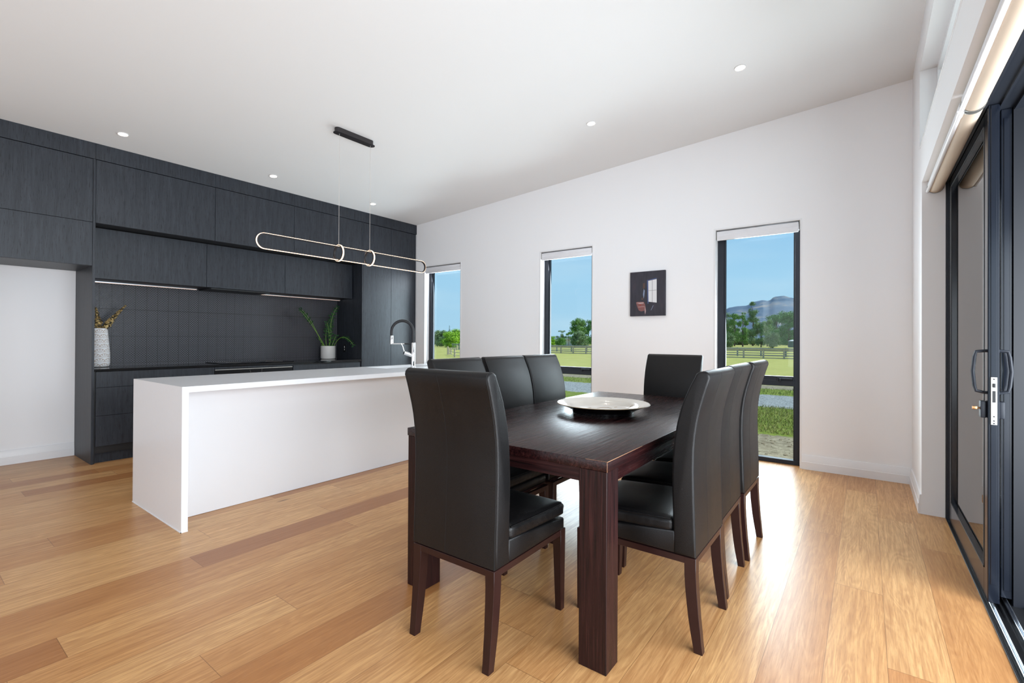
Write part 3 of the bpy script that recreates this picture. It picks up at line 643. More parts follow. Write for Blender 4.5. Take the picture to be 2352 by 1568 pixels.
# ---------------------------------------------------------------- lights on the ceiling
SL = -math.atan(.062)
DL = [(-5.575, 1.361, 'recessed downlight above the fridge end of the kitchen'), (-5.580, 2.768, 'recessed downlight above the cooktop run'), (-5.583, 4.175, 'recessed downlight above the pantry end of the kitchen'),
      (-2.154, 4.158, 'recessed downlight over the far left side of the dining table'), (-.815, 4.140, 'recessed downlight nearest the sliding door')]
for i, (x, y, lb) in enumerate(DL):
    r = thing('downlight', lb, 'light', (x, y, zc(x)-.001), group='recessed ceiling downlights'); r.rotation_euler = (0, SL, 0)
    b = new(); lathe(b, [(.036, 0), (.045, 0), (.045, -.004), (.040, -.006), (.036, -.003), (.036, 0)], (0, 0, 0), 32); obj('trim_ring', b, MTRIM, r, world=False)
    b = new(); lathe(b, [(0, -.003), (.036, -.003)], (0, 0, 0), 32); obj('lens', b, MDOWN, r, world=False)
    d = bpy.data.lights.new('downlight_beam', 'SPOT'); d.energy = 7 if i < 3 else 22; d.color = (1, .86, .70); d.spot_size = R(95); d.spot_blend = .8; d.shadow_soft_size = .035
    o = bpy.data.objects.new('downlight_beam', d); COL.objects.link(o); o.location = (x, y, zc(x)-.012)
# pendant
PX = -4.025
pn = thing('linear_pendant', 'black oblong loop pendant with glowing led edge over the island', 'pendant light', (PX, 2.795, zc(PX)))
def stadium(y0, y1, z0, z1, n=14):
    rr = (z1-z0)/2; zm = (z0+z1)/2; P = []
    for k in range(n+1): a = -math.pi/2+math.pi*k/n; P.append((y1-rr+rr*math.cos(a), zm+rr*math.sin(a)))
    for k in range(n+1): a = math.pi/2+math.pi*k/n; P.append((y0+rr+rr*math.cos(a), zm+rr*math.sin(a)))
    return P
def band(b, outer, inner, ax, a0, a1):
    n = len(outer)
    def P(p, a): return (a, p[0], p[1]) if ax == 'X' else (p[0], a, p[1])
    V_ = [[b.verts.new(P(p, a)) for p in q] for q in (outer, inner) for a in (a0, a1)]
    oa, ob, ia, ib = V_
    for i in range(n):
        j = (i+1) % n
        b.faces.new((oa[i], oa[j], ob[j], ob[i])); b.faces.new((ia[j], ia[i], ib[i], ib[j]))
        b.faces.new((oa[j], oa[i], ia[i], ia[j])); b.faces.new((ob[i], ob[j], ib[j], ib[i]))
    bmesh.ops.recalc_face_normals(b, faces=b.faces)
b = new(); zq = zc(PX); prism(b, stadium(2.575, 3.00, -.03, .03), 'X', 0, 1)
for v in b.verts: y_, z_, x_ = v.co.y, v.co.z, v.co.x; v.co = Vector((PX+z_, y_, zq-.043+.043*x_+ (0 if x_ < .5 else (PX+z_-PX)*.062)))
obj('canopy', b, MPEND, pn)
b = new(); prism(b, stadium(2.562, 3.018, -.040, .040), 'X', 0, 1)
for v in b.verts: y_, z_, x_ = v.co.y, v.co.z, v.co.x; v.co = Vector((PX+z_, y_, zq-.047+.004*x_))
obj('canopy_plate', b, MPEND, pn)
for yy in (2.622, 2.973):
    b = new(); tube(b, [(PX, yy, 2.105), (PX, yy, zq-.044)], .0016, 6); obj('cable', b, MCABLE, pn)
b = new(); band(b, stadium(1.863, 3.729, 1.978, 2.106), stadium(1.872, 3.720, 1.987, 2.097), 'X', PX-.009, PX+.009); lp = obj('loop_frame', b, MPEND, pn)
b = new(); band(b, stadium(1.8595, 3.7325, 1.9745, 2.1095), stadium(1.863, 3.729, 1.978, 2.106), 'X', PX-.0065, PX+.0065); obj('led_diffuser', b, MLED2, lp)
def circ(r_, n=36): return [(PX+r_*math.cos(2*math.pi*k/n), 2.043+r_*math.sin(2*math.pi*k/n)) for k in range(n)]
for yy in (2.622, 2.973):
    b = new(); band(b, circ(.0765), circ(.0675), 'Y', yy-.009, yy+.009); rg = obj('ring', b, MPEND, pn)
    b = new(); band(b, circ(.080), circ(.0765), 'Y', yy-.0065, yy+.0065); obj('led_diffuser', b, MLED2, rg)

# ---------------------------------------------------------------- painting
pt = thing('wall_painting', 'small dark canvas of a lit window and a barrel, between the right two tall windows', 'painting', (-2.02, YW, 1.765))
x0, x1, z0, z1 = -2.230, -1.815, 1.507, 2.022; yp = YW-.033
b = new(); bx(b, x0, x1, yp, YW-.001, z0, z1, .0015); t = NT('dark_paint')
n = t.noise(t.coord((14, 14, 2.5)), 2, 5, .6); n2 = t.noise(t.coord(), 5, 3)
cl = t.ramp(n, [(.3, lin(36, 39, 48)), (.55, lin(52, 52, 64)), (.8, lin(70, 58, 68))]); cl = t.mix(t.math('MULTIPLY', n2, .5), cl, lin(44, 38, 46)); t.set(Base_Color=cl, Roughness=.5); t.bump(n, .3, .002)
cv = obj('canvas', b, t.m, pt)
def pz(u, v): return (x0+(x1-x0)*(u-120)/960, z1-(z1-z0)*(v-(200-70*(u-120)/960))/(1195+65*(u-120)/960))
def paint(name, polys, m_, lift=.0012):
    b = new()
    for P in polys:
        q = [pz(*p) for p in P]; prism(b, q, 'Y', yp-lift, yp+.0005)
    obj(name, b, m_, cv)
paint('painted_window', [[(628, 430), (855, 382), (858, 1032), (638, 1004)]], plain('white_paint', lin(222, 222, 224), .6))
paint('painted_glazing_bars', [[(733, 408), (745, 406), (746, 1018), (734, 1017)], [(630, 697), (855, 678), (855, 690), (630, 706)]], plain('grey_paint', lin(150, 150, 156), .6), .0018)
paint('painted_blue_frame', [[(592, 415), (622, 420), (640, 1050), (612, 1056)], [(592, 415), (852, 350), (855, 372), (622, 428)]], plain('blue_paint', lin(70, 86, 130), .6), .0015)
paint('painted_light_streak', [[(505, 650), (532, 700), (520, 830), (506, 915), (486, 800)], [(700, 1240), (712, 1236), (770, 1110), (762, 1106)]], plain('pale_blue_paint', lin(136, 150, 176), .6))
paint('painted_brown_streak', [[(482, 500), (540, 480), (542, 620), (505, 650), (480, 640)], [(440, 900), (490, 880), (490, 960), (440, 950)]], plain('brown_paint', lin(84, 64, 58), .6), .0008)
paint('painted_barrel', [[(290, 1022), (330, 1004), (500, 1004), (530, 1040), (556, 1130), (560, 1200), (548, 1240), (440, 1266), (370, 1240), (330, 1150)]], plain('barrel_paint', lin(128, 84, 82), .6))
paint('painted_barrel_red', [[(375, 1075), (440, 1080), (420, 1115), (395, 1110)], [(400, 1160), (500, 1150), (490, 1164), (410, 1168)]], plain('red_paint', lin(150, 62, 56), .6), .0018)
paint('painted_barrel_rim', [[(300, 1030), (500, 1020), (505, 1050), (400, 1062)], [(350, 1140), (520, 1132), (525, 1142), (360, 1152)], [(540, 1120), (558, 1200), (565, 1260), (548, 1350), (535, 1280)]], plain('pink_paint', lin(186, 158, 158), .6), .0022)

# ---------------------------------------------------------------- dining table and bowl
TX0, TX1, TY0, TY1, TZ = -1.850, -.757, 1.600, 3.735, .785
tb = thing('dining_table', 'dark red-brown wooden dining table with thick square legs', 'table', ((TX0+TX1)/2, (TY0+TY1)/2, 0))
b = new(); bx(b, TX0, TX1, TY0, TY1, TZ-.038, TZ, .002, 2); obj('tabletop', b, MTOP, tb)
for (xa, xb_, ya, yb) in ((TX0+.003, TX0+.118, TY0+.003, TY0+.118), (TX1-.118, TX1-.003, TY0+.003, TY0+.103), (TX0+.003, TX0+.118, TY1-.118, TY1-.003), (TX1-.118, TX1-.003, TY1-.118, TY1-.003)):
    b = new(); bx(b, xa, xb_, ya, yb, 0, TZ-.0385, .002); obj('leg', b, MTZ, tb)
for q, m_ in (((TX0+.118, TX1-.118, TY0+.007, TY0+.030), MTX), ((TX0+.118, TX1-.118, TY1-.030, TY1-.007), MTX), ((TX0+.007, TX0+.030, TY0+.118, TY1-.118), MTOP), ((TX1-.030, TX1-.007, TY0+.103, TY1-.118), MTOP)):
    b = new(); bx(b, *q, TZ-.090, TZ-.0385, .001); obj('apron', b, m_, tb)
MWORN = plain('bare_worn_edge', lin(176, 128, 92), .6)
b = new(); tube(b, [(TX1-.09, TY0+.0008, TZ-.0008), (TX1-.0012, TY0+.0012, TZ-.001), (TX1-.0008, TY0+.34, TZ-.0008)], [.0006, .0014, .0006], 5); tube(b, [(TX1-.0012, TY0+.0012, TZ-.002), (TX1-.0012, TY0+.0012, TZ-.038)], .0010, 5)
obj('worn_edge', b, MWORN, tb)
bw = thing('shallow_bowl', 'wide shallow cream bowl with dark underside on the dining table', 'bowl', (-1.30, 2.68, TZ))
C0 = (-1.30, 2.68, TZ+.0005)
b = new(); lathe(b, [(0, 0), (.155, 0), (.185, .002), (.187, .014), (.215, .030), (.255, .046), (.279, .0555)], C0, 72); obj('bowl_underside', b, plain('dark_glaze', lin(22, 20, 22), .18), bw)
MBW = plain('cream_glaze', lin(226, 222, 214), .12)
b = new(); lathe(b, [(.279, .0558), (.281, .0585), (.278, .0600), (.262, .0545), (.225, .046), (.205, .036), (.19, .024), (.15, .017), (0, .014)], C0, 72); ib = obj('bowl_inside', b, MBW, bw)
MGD = plain('brown_line_glaze', lin(168, 142, 104), .3)
b = new(); tube(b, [(C0[0]+.2808*math.cos(k*math.pi/45), C0[1]+.2808*math.sin(k*math.pi/45), C0[2]+.0565) for k in range(90)], .0013, 6, closed=True); obj('rim_line', b, MGD, bw)
b = new()
def cu(u, v, k=0):
    q = math.hypot(u, v); P_ = [(0, .014), (.15, .017), (.19, .024), (.205, .036), (.225, .046), (.262, .0545), (.279, .06)]
    for (a_, za), (c_, zc_) in zip(P_, P_[1:]):
        if q <= c_: break
    return (C0[0]+u*_c-v*_s, C0[1]+u*_s+v*_c, C0[2]+za+(zc_-za)*(q-a_)/(c_-a_)+.0006)
for P in ([(-.05, -.03), (-.03, .05), (.0, .085), (.03, .09), (.055, .085), (.065, .04), (.05, -.02)], [(-.02, -.02), (-.01, .0), (.01, .005), (.02, -.015)], [(-.14, .0), (-.12, -.05), (-.10, -.03), (-.12, .01)],
          [(.09, -.05), (.11, -.01), (.125, .02)], [(.10, -.02), (.135, -.02)], [(-.09, -.03), (-.055, -.02), (-.03, -.055)], [(.16, .03), (.185, .06), (.20, .05)], [(.17, -.03), (.20, -.01), (.22, .0)], [(-.19, .02), (-.17, -.02), (-.16, .03)], [(-.08, .06), (-.06, .08)], [(.09, .09), (.11, .10)]):
    Q = []
    for a_, c_ in zip(P, P[1:]):
        for s in range(4): Q.append(cu(a_[0]+(c_[0]-a_[0])*s/4, a_[1]+(c_[1]-a_[1])*s/4, -.001))
    Q.append(cu(*P[-1], -.001)); tube(b, Q, .0013, 5)
obj('line_motif', b, MGD, ib)

# ---------------------------------------------------------------- chairs (local: x across, y forward, z up; back face at y=0)
BK = [(.376, 0), (.45, .001), (.60, .006), (.72, .0085), (.80, .007), (.86, .002), (.914, -.006), (.96, -.016), (1.00, -.027), (1.045, -.040), (1.085, -.053)]
FT = [(1.085, .006), (1.045, .026), (1.00, .045), (.96, .058), (.90, .073), (.84, .083), (.76, .090), (.68, .092), (.60, .091), (.52, .088), (.45, .086), (.376, .086)]
TP = [(1.100, -.050), (1.109, -.040), (1.112, -.026), (1.109, -.012), (1.100, .0)]
PROF = [(y, z) for z, y in BK+TP+FT]
def cushion(b, x0, x1, y0, y1, z0, z1, rad, puff, slope, wr=0):
    t = new(); bmesh.ops.create_cube(t, size=2); bmesh.ops.subdivide_edges(t, edges=t.edges[:], cuts=23, use_grid_fill=True)
    hx, hy, hz = (x1-x0)/2, (y1-y0)/2, (z1-z0)/2
    for v in t.verts:
        n = v.co.copy(); p = Vector((n.x*hx, n.y*hy, n.z*hz)); rr = min(rad, hz*.98)
        q = Vector((max(-hx+rr, min(hx-rr, p.x)), max(-hy+rr, min(hy-rr, p.y)), max(-hz+rr, min(hz-rr, p.z))))
        d = p-q
        if d.length > 1e-7: p = q+d.normalized()*rr
        if n.z > 0: p.z += puff*(1-n.x**4)*(1-n.y**4)*n.z
        if wr and abs(n.z) < .99 and n.y > -.8 and (abs(n.x) > .97 or n.y > .97):
            s = math.sin((p.y if abs(n.x) > .97 else p.x)*150+p.z*70)*wr*(1-n.z*n.z)
            if abs(n.x) > .97: p.x += s*math.copysign(1, n.x)
            else: p.y += s
        p.z -= slope*(p.y+hy)
        v.co = Vector(((x0+x1)/2+p.x, (y0+y1)/2+p.y, (z0+z1)/2+p.z))
    for f in t.faces: f.smooth = True
    merge(b, t)
def make_chair(label):
    c = thing('dining_chair', label, 'chair', group='black leather dining chairs')
    hw = .2245
    b = new(); prism(b, PROF, 'X', -hw, hw, .009, 3); bk = obj('backrest', b, MLEA, c, 50, world=False)
    b = new()
    edge = [(y, z) for z, y in BK+TP[:3]]
    for sx_ in (-1, 1): tube(b, [(sx_*(hw-.0085), y+.0003, z) for y, z in edge[:]], .0011, 5)
    tube(b, [(-.035, y+.0003, z) for y, z in edge[:-2]], .0009, 5)
    ft = [(y, z) for z, y in FT[::-1]]
    for sx_ in (-1, 1): tube(b, [(sx_*(hw-.0085), y-.0003, z) for y, z in ft+[(TP[3][1], TP[3][0])]], .0011, 5)
    tube(b, [(-hw+.012, -.0505, 1.094), (hw-.012, -.0505, 1.094)], .0010, 5)
    obj('stitching', b, MVOID, bk, world=False)
    b = new(); prism(b, [(.080, .378), (.498, .378), (.503, .384), (.503, .420), (.498, .426), (.30, .446), (.080, .466)], 'X', -hw, hw, .007, 2); obj('seat_base', b, MLEA, c, 50, world=False)
    b = new(); cushion(b, -hw+.001, hw-.001, .0875, .516, .454, .514, .022, .014, .05, .0026); cs = obj('seat_cushion', b, MLEA, c, 60, world=False)
    b = new()
    zz = lambda y: .5085-.05*(y-.0875)
    pts = [(-hw+.006, .10, zz(.10)), (-hw+.006, .49, zz(.49)), (-hw+.02, .508, zz(.508)), (hw-.02, .508, zz(.508)), (hw-.006, .49, zz(.49)), (hw-.006, .10, zz(.10))]
    tube(b, pts, .0028, 6); obj('piping', b, MLEA, cs, world=False)
    fx = .2165; b = new()
    for a in ((-fx, fx, 0, .022), (-fx, fx, .505, .527), (-fx, -fx+.022, .02, .507), (fx-.022, fx, .02, .507)): bx(b, *a, .345, .371, .0012)
    bx(b, -fx+.012, fx-.012, .012, .50, .368, .380)
    obj('seat_frame', b, MCH, c, world=False)
    for sg in (-1, 1):
        def sec(z, xo, w, y0, y1): a0, a1 = sorted((sg*xo, sg*(xo-w))); return (z, a0, a1, y0, y1)
        b = new(); loft(b, [sec(0, .2125, .032, -.026, .007), sec(.04, .2133, .033, -.0215, .0135), sec(.081, .2138, .034, -.018, .021), sec(.135, .2148, .036, -.012, .029), sec(.19, .2155, .038, -.008, .035), sec(.24, .216, .040, -.004, .040), sec(.30, .2168, .042, -.001, .0435), sec(.3705, .217, .044, -.0006, .045)], .0012)
        obj('leg', b, MCH, c, 40, world=False)
        b = new(); loft(b, [sec(0, .2125, .030, .497, .5275), sec(.12, .2138, .034, .492, .528), sec(.25, .2155, .039, .488, .528), sec(.3705, .217, .043, .484, .5275)], .0012)
        obj('leg', b, MCH, c, 40, world=False)
    return c
CH = [(-1.3165, 1.367, 0.6, 'black leather dining chair at the near table end, its back to the viewer'),
      (-.535, 2.146, 90, 'black leather dining chair on the right side of the table, nearest of its row'),
      (-.552, 2.641, 90.5, 'middle black leather dining chair on the right side of the table'),
      (-.544, 3.128, 89.6, 'black leather dining chair on the right side of the table, furthest of its row'),
      (-2.035, 2.172, -90, 'black leather dining chair on the island side of the table, partly behind the nearest chair'),
      (-2.035, 2.655, -90, 'middle black leather dining chair on the island side of the table'),
      (-2.035, 3.115, -90, 'black leather dining chair on the island side, furthest along and next to the middle window'),
      (-1.278, 3.95, 180, 'black leather dining chair at the far end of the table, facing the viewer')]
proto = make_chair(CH[0][3])
for i, (x, y, a, lb) in enumerate(CH):
    c = proto if i == 0 else copy_tree(proto)
    c.location = (x, y, 0); c.rotation_euler = (0, 0, R(a)); c['label'] = lb

# ---------------------------------------------------------------- outside
def gz(y): return -.15 if y < 13.5 else (-.15-.60*min(1, (y-13.5)/30))
b = new(); ys = [5.5, 7, 9, 11, 13.5, 18, 23, 28, 33, 38, 43.5, 60, 120, 400, 1600]; prev = None
for y in ys:
    row = [b.verts.new((x*(1 if y < 60 else max(1, y/60)), y, gz(y))) for x in (-90, -60, -30, -15, -5, 0, 5, 20)]
    if prev:
        for k in range(7): b.faces.new((prev[k], prev[k+1], row[k+1], row[k]))
    prev = row
struct('ground_outside', b, mat_ground(), 'mown paddock, gravel drive and bare dirt outside the windows')['category'] = 'ground'
MGB = mat_leaf('grass_blade', lin(92, 108, 44), lin(160, 156, 92))
b = new()
for i in range(15000):
    y = rnd.uniform(7.95, 11.1) if rnd.random() < .8 else rnd.uniform(13.5, 15.6); x = rnd.uniform(-.45*y, -.05*y+.3) if y < 12 else rnd.uniform(-.75*y, -.1*y)
    a = rnd.uniform(0, math.pi); h = rnd.uniform(.02, .06)*(1 if y < 12 else 1.3); d = Vector((math.cos(a), math.sin(a), 0))*.006; p = Vector((x, y, gz(y))); l = Vector((rnd.uniform(-.03, .03), rnd.uniform(-.03, .03), h))
    b.faces.new((b.verts.new(p-d), b.verts.new(p+d), b.verts.new(p+l)))
tag(obj('grass', b, MGB), 'short rough green grass in front of the gravel drive', 'grass', kind='stuff')
b = new()
for i in range(420):
    y = rnd.uniform(5.9, 7.75); x = rnd.uniform(-.5*y, .1*y); s = rnd.uniform(.006, .022)
    t = new(); bmesh.ops.create_icosphere(t, subdivisions=1, radius=s)
    for v in t.verts: v.co = Vector((v.co.x*rnd.uniform(.8, 1.4)+x, v.co.y*rnd.uniform(.8, 1.4)+y, v.co.z*.6-.147))
    merge(b, t)
tag(obj('loose_stones', b, plain('stone_clod', lin(132, 120, 98), .95)), 'loose clods and pebbles on the bare dirt by the wall', 'stones', kind='stuff')
MRAIL = plain('weathered_timber', lin(186, 172, 152), .9, var=.3, scale=3); MRAIL2 = plain('grey_timber', lin(138, 144, 148), .9, var=.25, scale=3)
def fence(label, y, xa, xb_, step, x_ph, zt, rails, m_post, m_rail, top_w=0):
    zb_ = gz(y); r = thing('rail_fence', label, 'fence', ((xa+xb_)/2, y, zb_))
    b = new()
    for za, zb2 in rails: bx(b, xa, xb_, y-.02, y+.02, zb_+za, zb_+zb2)
    if top_w: bx(b, xa, xb_, y-.12, y+.06, zb_+zt, zb_+zt+.05)
    obj('rails', b, m_rail, r)
    k = math.ceil((xa-x_ph)/step)
    while x_ph+k*step <= xb_:
        xx = x_ph+k*step; b = new(); bx(b, xx-.085, xx+.085, y-.11, y-.02, zb_, zb_+zt, .01); obj('post', b, m_post, r); k += 1
yf = bp(1753, 823, 'Z', -.75).y
pa = bp(1708.4, 823, 'Y', yf).x; pb = bp(1753.7, 823, 'Y', yf).x; zt = bp(1753, 801.5, 'Y', yf).z+.75
fence('weathered post and rail fence across the near paddock', yf, -50, 2, pb-pa, pa, zt, [(.02, .11), (.26*zt, .36*zt), (.52*zt, .62*zt), (.80*zt, .97*zt)], MRAIL, MRAIL, 1)
fence('second grey post and rail fence just behind the first', yf+7, -62, 4, (pb-pa)*1.35, pa+.6, zt*1.05, [(.1, .2), (.35*zt, .44*zt), (.62*zt, .72*zt), (.86*zt, 1.02*zt)], MRAIL2, MRAIL2)
r = thing('wire_fence', 'wooden post and wire fence seen through the leftmost tall window', 'fence', (-30, 30, -.6))
wp = [(1028.5, 813, 795), (1031.5, 812, 799), (1036, 811, 798.5), (1044.5, 822, 801), (1049.5, 802, 791), (1058, 823, 801)]
tops = []
for (x, y, yt) in wp:
    p = bp(x, y, 'Z', -.62); hgt = bp(x, yt, 'Y', p.y).z; b = new(); tube(b, [(p.x, p.y, gz(p.y)-.05), (p.x, p.y, hgt)], .085, 8); obj('post', b, MRAIL, r); tops.append((p.x, p.y, hgt))
b = new()
for d in (.06, .35, .65): tube(b, [(tops[3][0], tops[3][1], tops[3][2]-d), (tops[5][0], tops[5][1], tops[5][2]-d)], .02, 5); tube(b, [(tops[1][0], tops[1][1], tops[1][2]-d), (tops[3][0], tops[3][1], tops[3][2]-d)], .02, 5)
obj('wire', b, MRAIL2, r)
# trees
MTR = plain('bark', lin(92, 80, 66), .9)
GRN = {'grey': mat_leaf('greygreen_leaf', lin(78, 107, 69), lin(138, 164, 107)), 'mid': mat_leaf('midgreen_leaf', lin(57, 103, 42), lin(124, 166, 74)), 'deep': mat_leaf('deepgreen_leaf', lin(49, 93, 44), lin(103, 157, 74)),
       'lime': mat_leaf('limegreen_leaf', lin(78, 135, 26), lin(180, 220, 57)), 'fir': mat_leaf('fir_needle', lin(33, 69, 56), lin(67, 110, 78))}
def tree(label, px, base, topy, wpx, Y, kind, shape, seed):
    rr = random.Random(seed); p = bp(px, base, 'Y', Y); x, zb_ = p.x, gz(Y); h = bp(px, topy, 'Y', Y).z-zb_
    w = abs(bp(px+wpx/2, base, 'Y', Y).x-bp(px-wpx/2, base, 'Y', Y).x)*.95
    r = thing('tree', label, 'tree', (x, Y, zb_))
    blobs = []
    if shape == 'round':
        for k in range(44):
            a = rr.uniform(0, 6.28); q = rr.random()**.5; zz = rr.uniform(.10, .94); lim = math.sqrt(max(.05, 1-((zz-.52)/.52)**2))
            blobs.append((x+math.cos(a)*w/2*q*lim, Y+math.sin(a)*w/2*q*lim, zb_+h*zz*.93, w*rr.uniform(.13, .25)))
    elif shape == 'tall':
        for k in range(54):
            a = rr.uniform(0, 6.28); zz = rr.uniform(.06, .98); lim = 1.2-.85*zz if zz > .5 else .8
            blobs.append((x+math.cos(a)*w/2*rr.random()*lim, Y+math.sin(a)*w/2*rr.random()*lim, zb_+h*zz, w*rr.uniform(.12, .24)*(1.2-.5*zz)))
    elif shape == 'open':
        for k in range(15):
            a = rr.uniform(0, 6.28); zz = rr.uniform(.45, .95)
            blobs.append((x+math.cos(a)*w/2*rr.uniform(.3, 1), Y+math.sin(a)*w/2*rr.uniform(.2, 1), zb_+h*zz, w*rr.uniform(.10, .17)))
    else:
        for k in range(26): zz = .12+.88*k/25; q = w/2*(1.04-zz); a = k*2.4; blobs.append((x+math.cos(a)*q*.5, Y+math.sin(a)*q*.5, zb_+h*zz, max(.12, q*.55)))
    b = new(); tube(b, [(x, Y, zb_-.1), (x+w*.03, Y, zb_+h*.4), (x-w*.02, Y, zb_+h*.85)], [h*.02, h*.014, h*.004], 8)
    for q in blobs[:8]: tube(b, [(x, Y, zb_+max(.15*h, (q[2]-zb_)*.6)), (q[0], q[1], q[2])], [h*.007, h*.003], 5)
    obj('trunk', b, MTR, r)
    b = new(); per = 190
    for (cx_, cy_, cz, br) in blobs:
        for k in range(per):
            d = Vector((rr.gauss(0, 1), rr.gauss(0, 1), rr.gauss(0, 1))).normalized(); c_ = Vector((cx_, cy_, cz))+Vector((d.x, d.y, d.z*.8))*br*rr.uniform(.35, 1.25)
            s = br*rr.uniform(.10, .22); n = (d+Vector((rr.uniform(-.7, .7), rr.uniform(-.7, .7), rr.uniform(-.3, .9)))).normalized(); u = n.orthogonal().normalized()*s; v_ = n.cross(u)
            b.faces.new([b.verts.new(c_+u), b.verts.new(c_+v_*.7), b.verts.new(c_-u), b.verts.new(c_-v_*.7)])
    obj('foliage', b, GRN[kind], r, sharp=180)
TR = [('pale grey-green tree at the left edge of the right tall window', 1669, 797, 711, 40, 186, 'grey', 'round'), ('dark slender tree second from the left in the right tall window', 1687, 797, 713, 30, 165, 'mid', 'round'),
      ('slender pine with a pointed crown in the right tall window, left of the tallest', 1706, 797, 705, 27, 153, 'mid', 'round'), ('tallest thin pine in front of the hill in the right tall window', 1729, 797, 691, 40, 178, 'grey', 'tall'),
      ('light feathery tree just right of the tallest pine', 1748, 797, 734, 36, 146, 'grey', 'round'), ('slim tree with bare lower trunk between the pine and the big round tree', 1762, 797, 728, 27, 164, 'mid', 'round'),
      ('big round green tree left of centre behind the fence in the right window', 1783, 797, 709, 52, 188, 'deep', 'round'), ('big round green tree at the right edge of the right tall window', 1811, 797, 709, 50, 170, 'deep', 'round'),
      ('low grey bush under the leftmost tree of the right window', 1671, 797, 764, 30, 138, 'grey', 'round'), ('low pale tree under the big round trees', 1774, 797, 758, 30, 136, 'grey', 'round'),
      ('tall dense poplar in the middle tall window, left of the pair', 1329, 796, 726, 30, 128, 'mid', 'round'), ('tall dense poplar at the right edge of the middle tall window', 1351, 796, 728, 28, 142, 'deep', 'round'),
      ('grey-green round tree in front of the poplars', 1330, 796, 761, 34, 106, 'grey', 'round'), ('small umbrella-shaped tree in the middle tall window', 1306, 796, 759, 22, 118, 'mid', 'open'),
      ('thin sparse tree left of the umbrella-shaped tree', 1290, 796, 758, 20, 125, 'grey', 'open'), ('low dark bushy tree below the sparse tree', 1288, 796, 775, 20, 101, 'mid', 'round'), ('yellow-green tree at the left edge of the middle tall window', 1267, 796, 771, 16, 112, 'lime', 'round'),
      ('grey-green tree at the left in the leftmost tall window', 1014, 796, 757, 24, 84, 'grey', 'round'), ('dark pointed fir behind the lime trees', 1032, 796, 748, 14, 110, 'fir', 'cone'),
      ('bright lime-green round tree in the leftmost tall window', 1036, 796, 760, 28, 76, 'lime', 'round'), ('taller lime-green tree at the right edge of the leftmost tall window', 1052, 796, 753, 24, 104, 'lime', 'round'), ('pale low tree at the left edge of the leftmost tall window', 1003, 796, 765, 14, 92, 'grey', 'round')]
TR += [('long low hedge row behind the fence in the right tall window, left half', 1695, 797, 764, 56, 205, 'grey', 'round'), ('low dark shrubs behind the fence under the big round trees', 1792, 797, 760, 56, 215, 'mid', 'round'), ('low shrubs at the foot of the poplars in the middle window', 1345, 796, 782, 30, 160, 'mid', 'round'), ('low distant shrubs left of the farmhouse', 1285, 796, 784, 34, 165, 'grey', 'round'), ('low distant shrubs in the leftmost tall window', 1020, 796, 779, 40, 135, 'mid', 'round')]
for i, q in enumerate(TR): tree(*q, seed=100+i)
# hedge line far away, farm shed roof, water tank
p = bp(1820, 797, 'Y', 150); tk = thing('water_tank', 'dark green water tank at the right edge of the right tall window', 'tank', (p.x, 150, -.75))
b = new(); lathe(b, [(0, 0), (1.0, 0), (1.0, 1.75), (0, 1.75)], (p.x, 150, -.75), 24); obj('tank_wall', b, plain('green_tank', lin(56, 84, 78), .6), tk)
b = new(); lathe(b, [(1.05, 1.75), (.1, 2.15), (0, 2.15)], (p.x, 150, -.75), 24); obj('tank_roof', b, plain('pale_tank_roof', lin(190, 196, 192), .6), tk)
p = bp(1308, 795, 'Y', 135); hs = thing('farmhouse', 'low pale farmhouse roof among the far trees of the middle window', 'house', (p.x, 135, -.75))
b = new(); bx(b, p.x-2.6, p.x+2.6, 134, 137, -.75, 1.1); obj('wall', b, plain('pale_weatherboard', lin(206, 200, 190), .8), hs)
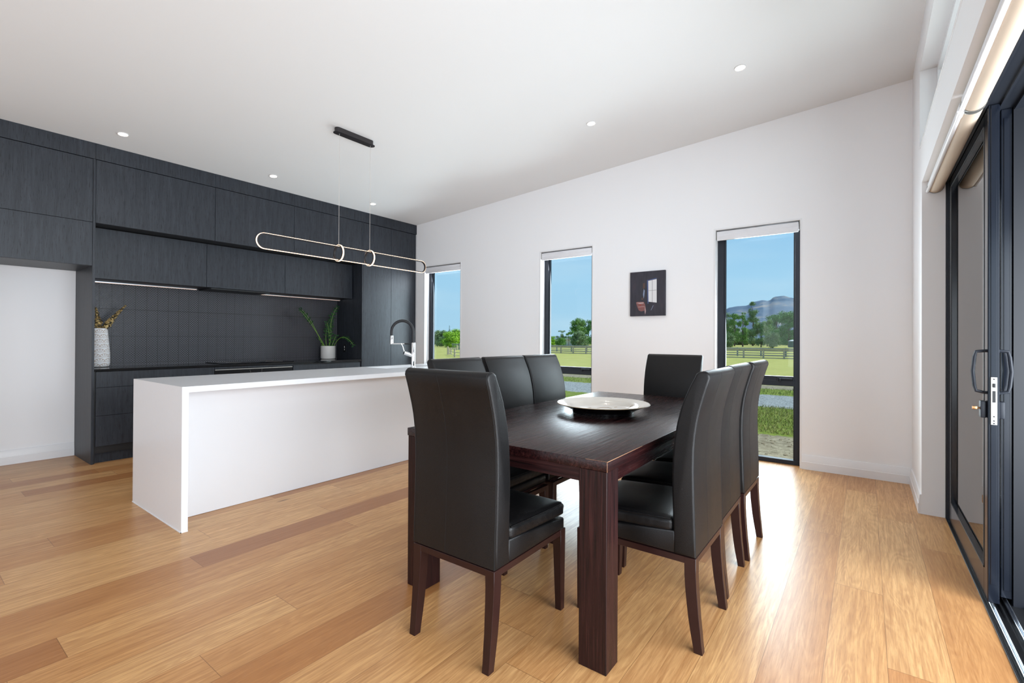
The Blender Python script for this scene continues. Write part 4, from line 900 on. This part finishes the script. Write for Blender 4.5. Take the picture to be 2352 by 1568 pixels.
b = new(); prism(b, [(p.x-3, 1.1), (p.x+3, 1.1), (p.x+1.8, 2.0), (p.x-1.8, 2.0)], 'Y', 133.6, 137.4); obj('roof', b, plain('pale_iron_roof', lin(196, 198, 200), .7), hs)
# hills
def ridge(px):
    pts = [(600, 779), (900, 778), (1040, 775), (1250, 772), (1285, 772), (1330, 776), (1450, 760), (1600, 735), (1660, 714), (1675, 706), (1695, 703), (1712, 702), (1735, 692), (1752, 689), (1764, 691), (1780, 681), (1800, 679), (1815, 683), (1830, 686), (1900, 700), (2100, 730), (2400, 760)]
    for (a, ya), (c_, yc) in zip(pts, pts[1:]):
        if a <= px <= c_: s = (px-a)/(c_-a); s = s*s*(3-2*s); return ya+(yc-ya)*s
    return 779
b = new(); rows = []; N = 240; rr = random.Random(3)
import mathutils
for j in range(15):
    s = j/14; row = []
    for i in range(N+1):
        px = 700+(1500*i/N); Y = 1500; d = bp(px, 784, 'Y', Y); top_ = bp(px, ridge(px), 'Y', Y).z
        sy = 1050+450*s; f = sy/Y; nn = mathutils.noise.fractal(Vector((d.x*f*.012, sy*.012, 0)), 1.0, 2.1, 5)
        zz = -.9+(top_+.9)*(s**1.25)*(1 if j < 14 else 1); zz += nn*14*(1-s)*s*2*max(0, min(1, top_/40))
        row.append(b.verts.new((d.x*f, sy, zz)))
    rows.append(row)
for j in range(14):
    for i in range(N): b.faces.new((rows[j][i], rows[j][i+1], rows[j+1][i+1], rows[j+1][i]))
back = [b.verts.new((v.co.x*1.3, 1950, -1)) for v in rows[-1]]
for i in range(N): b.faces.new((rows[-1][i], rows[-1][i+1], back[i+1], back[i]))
t = NT('hazy_hill'); n = t.noise(t.coord((.012, .012, .02)), 1.6, 8, .62, .5)  # distance haze is painted in through the blue-grey base tones
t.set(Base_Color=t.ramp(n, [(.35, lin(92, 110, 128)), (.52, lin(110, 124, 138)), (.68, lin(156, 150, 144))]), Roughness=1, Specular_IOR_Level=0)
o = struct('hills_outside', b, t.m, 'distant hill above the tree line, haze put into its blue-grey colour'); o['category'] = 'hill'
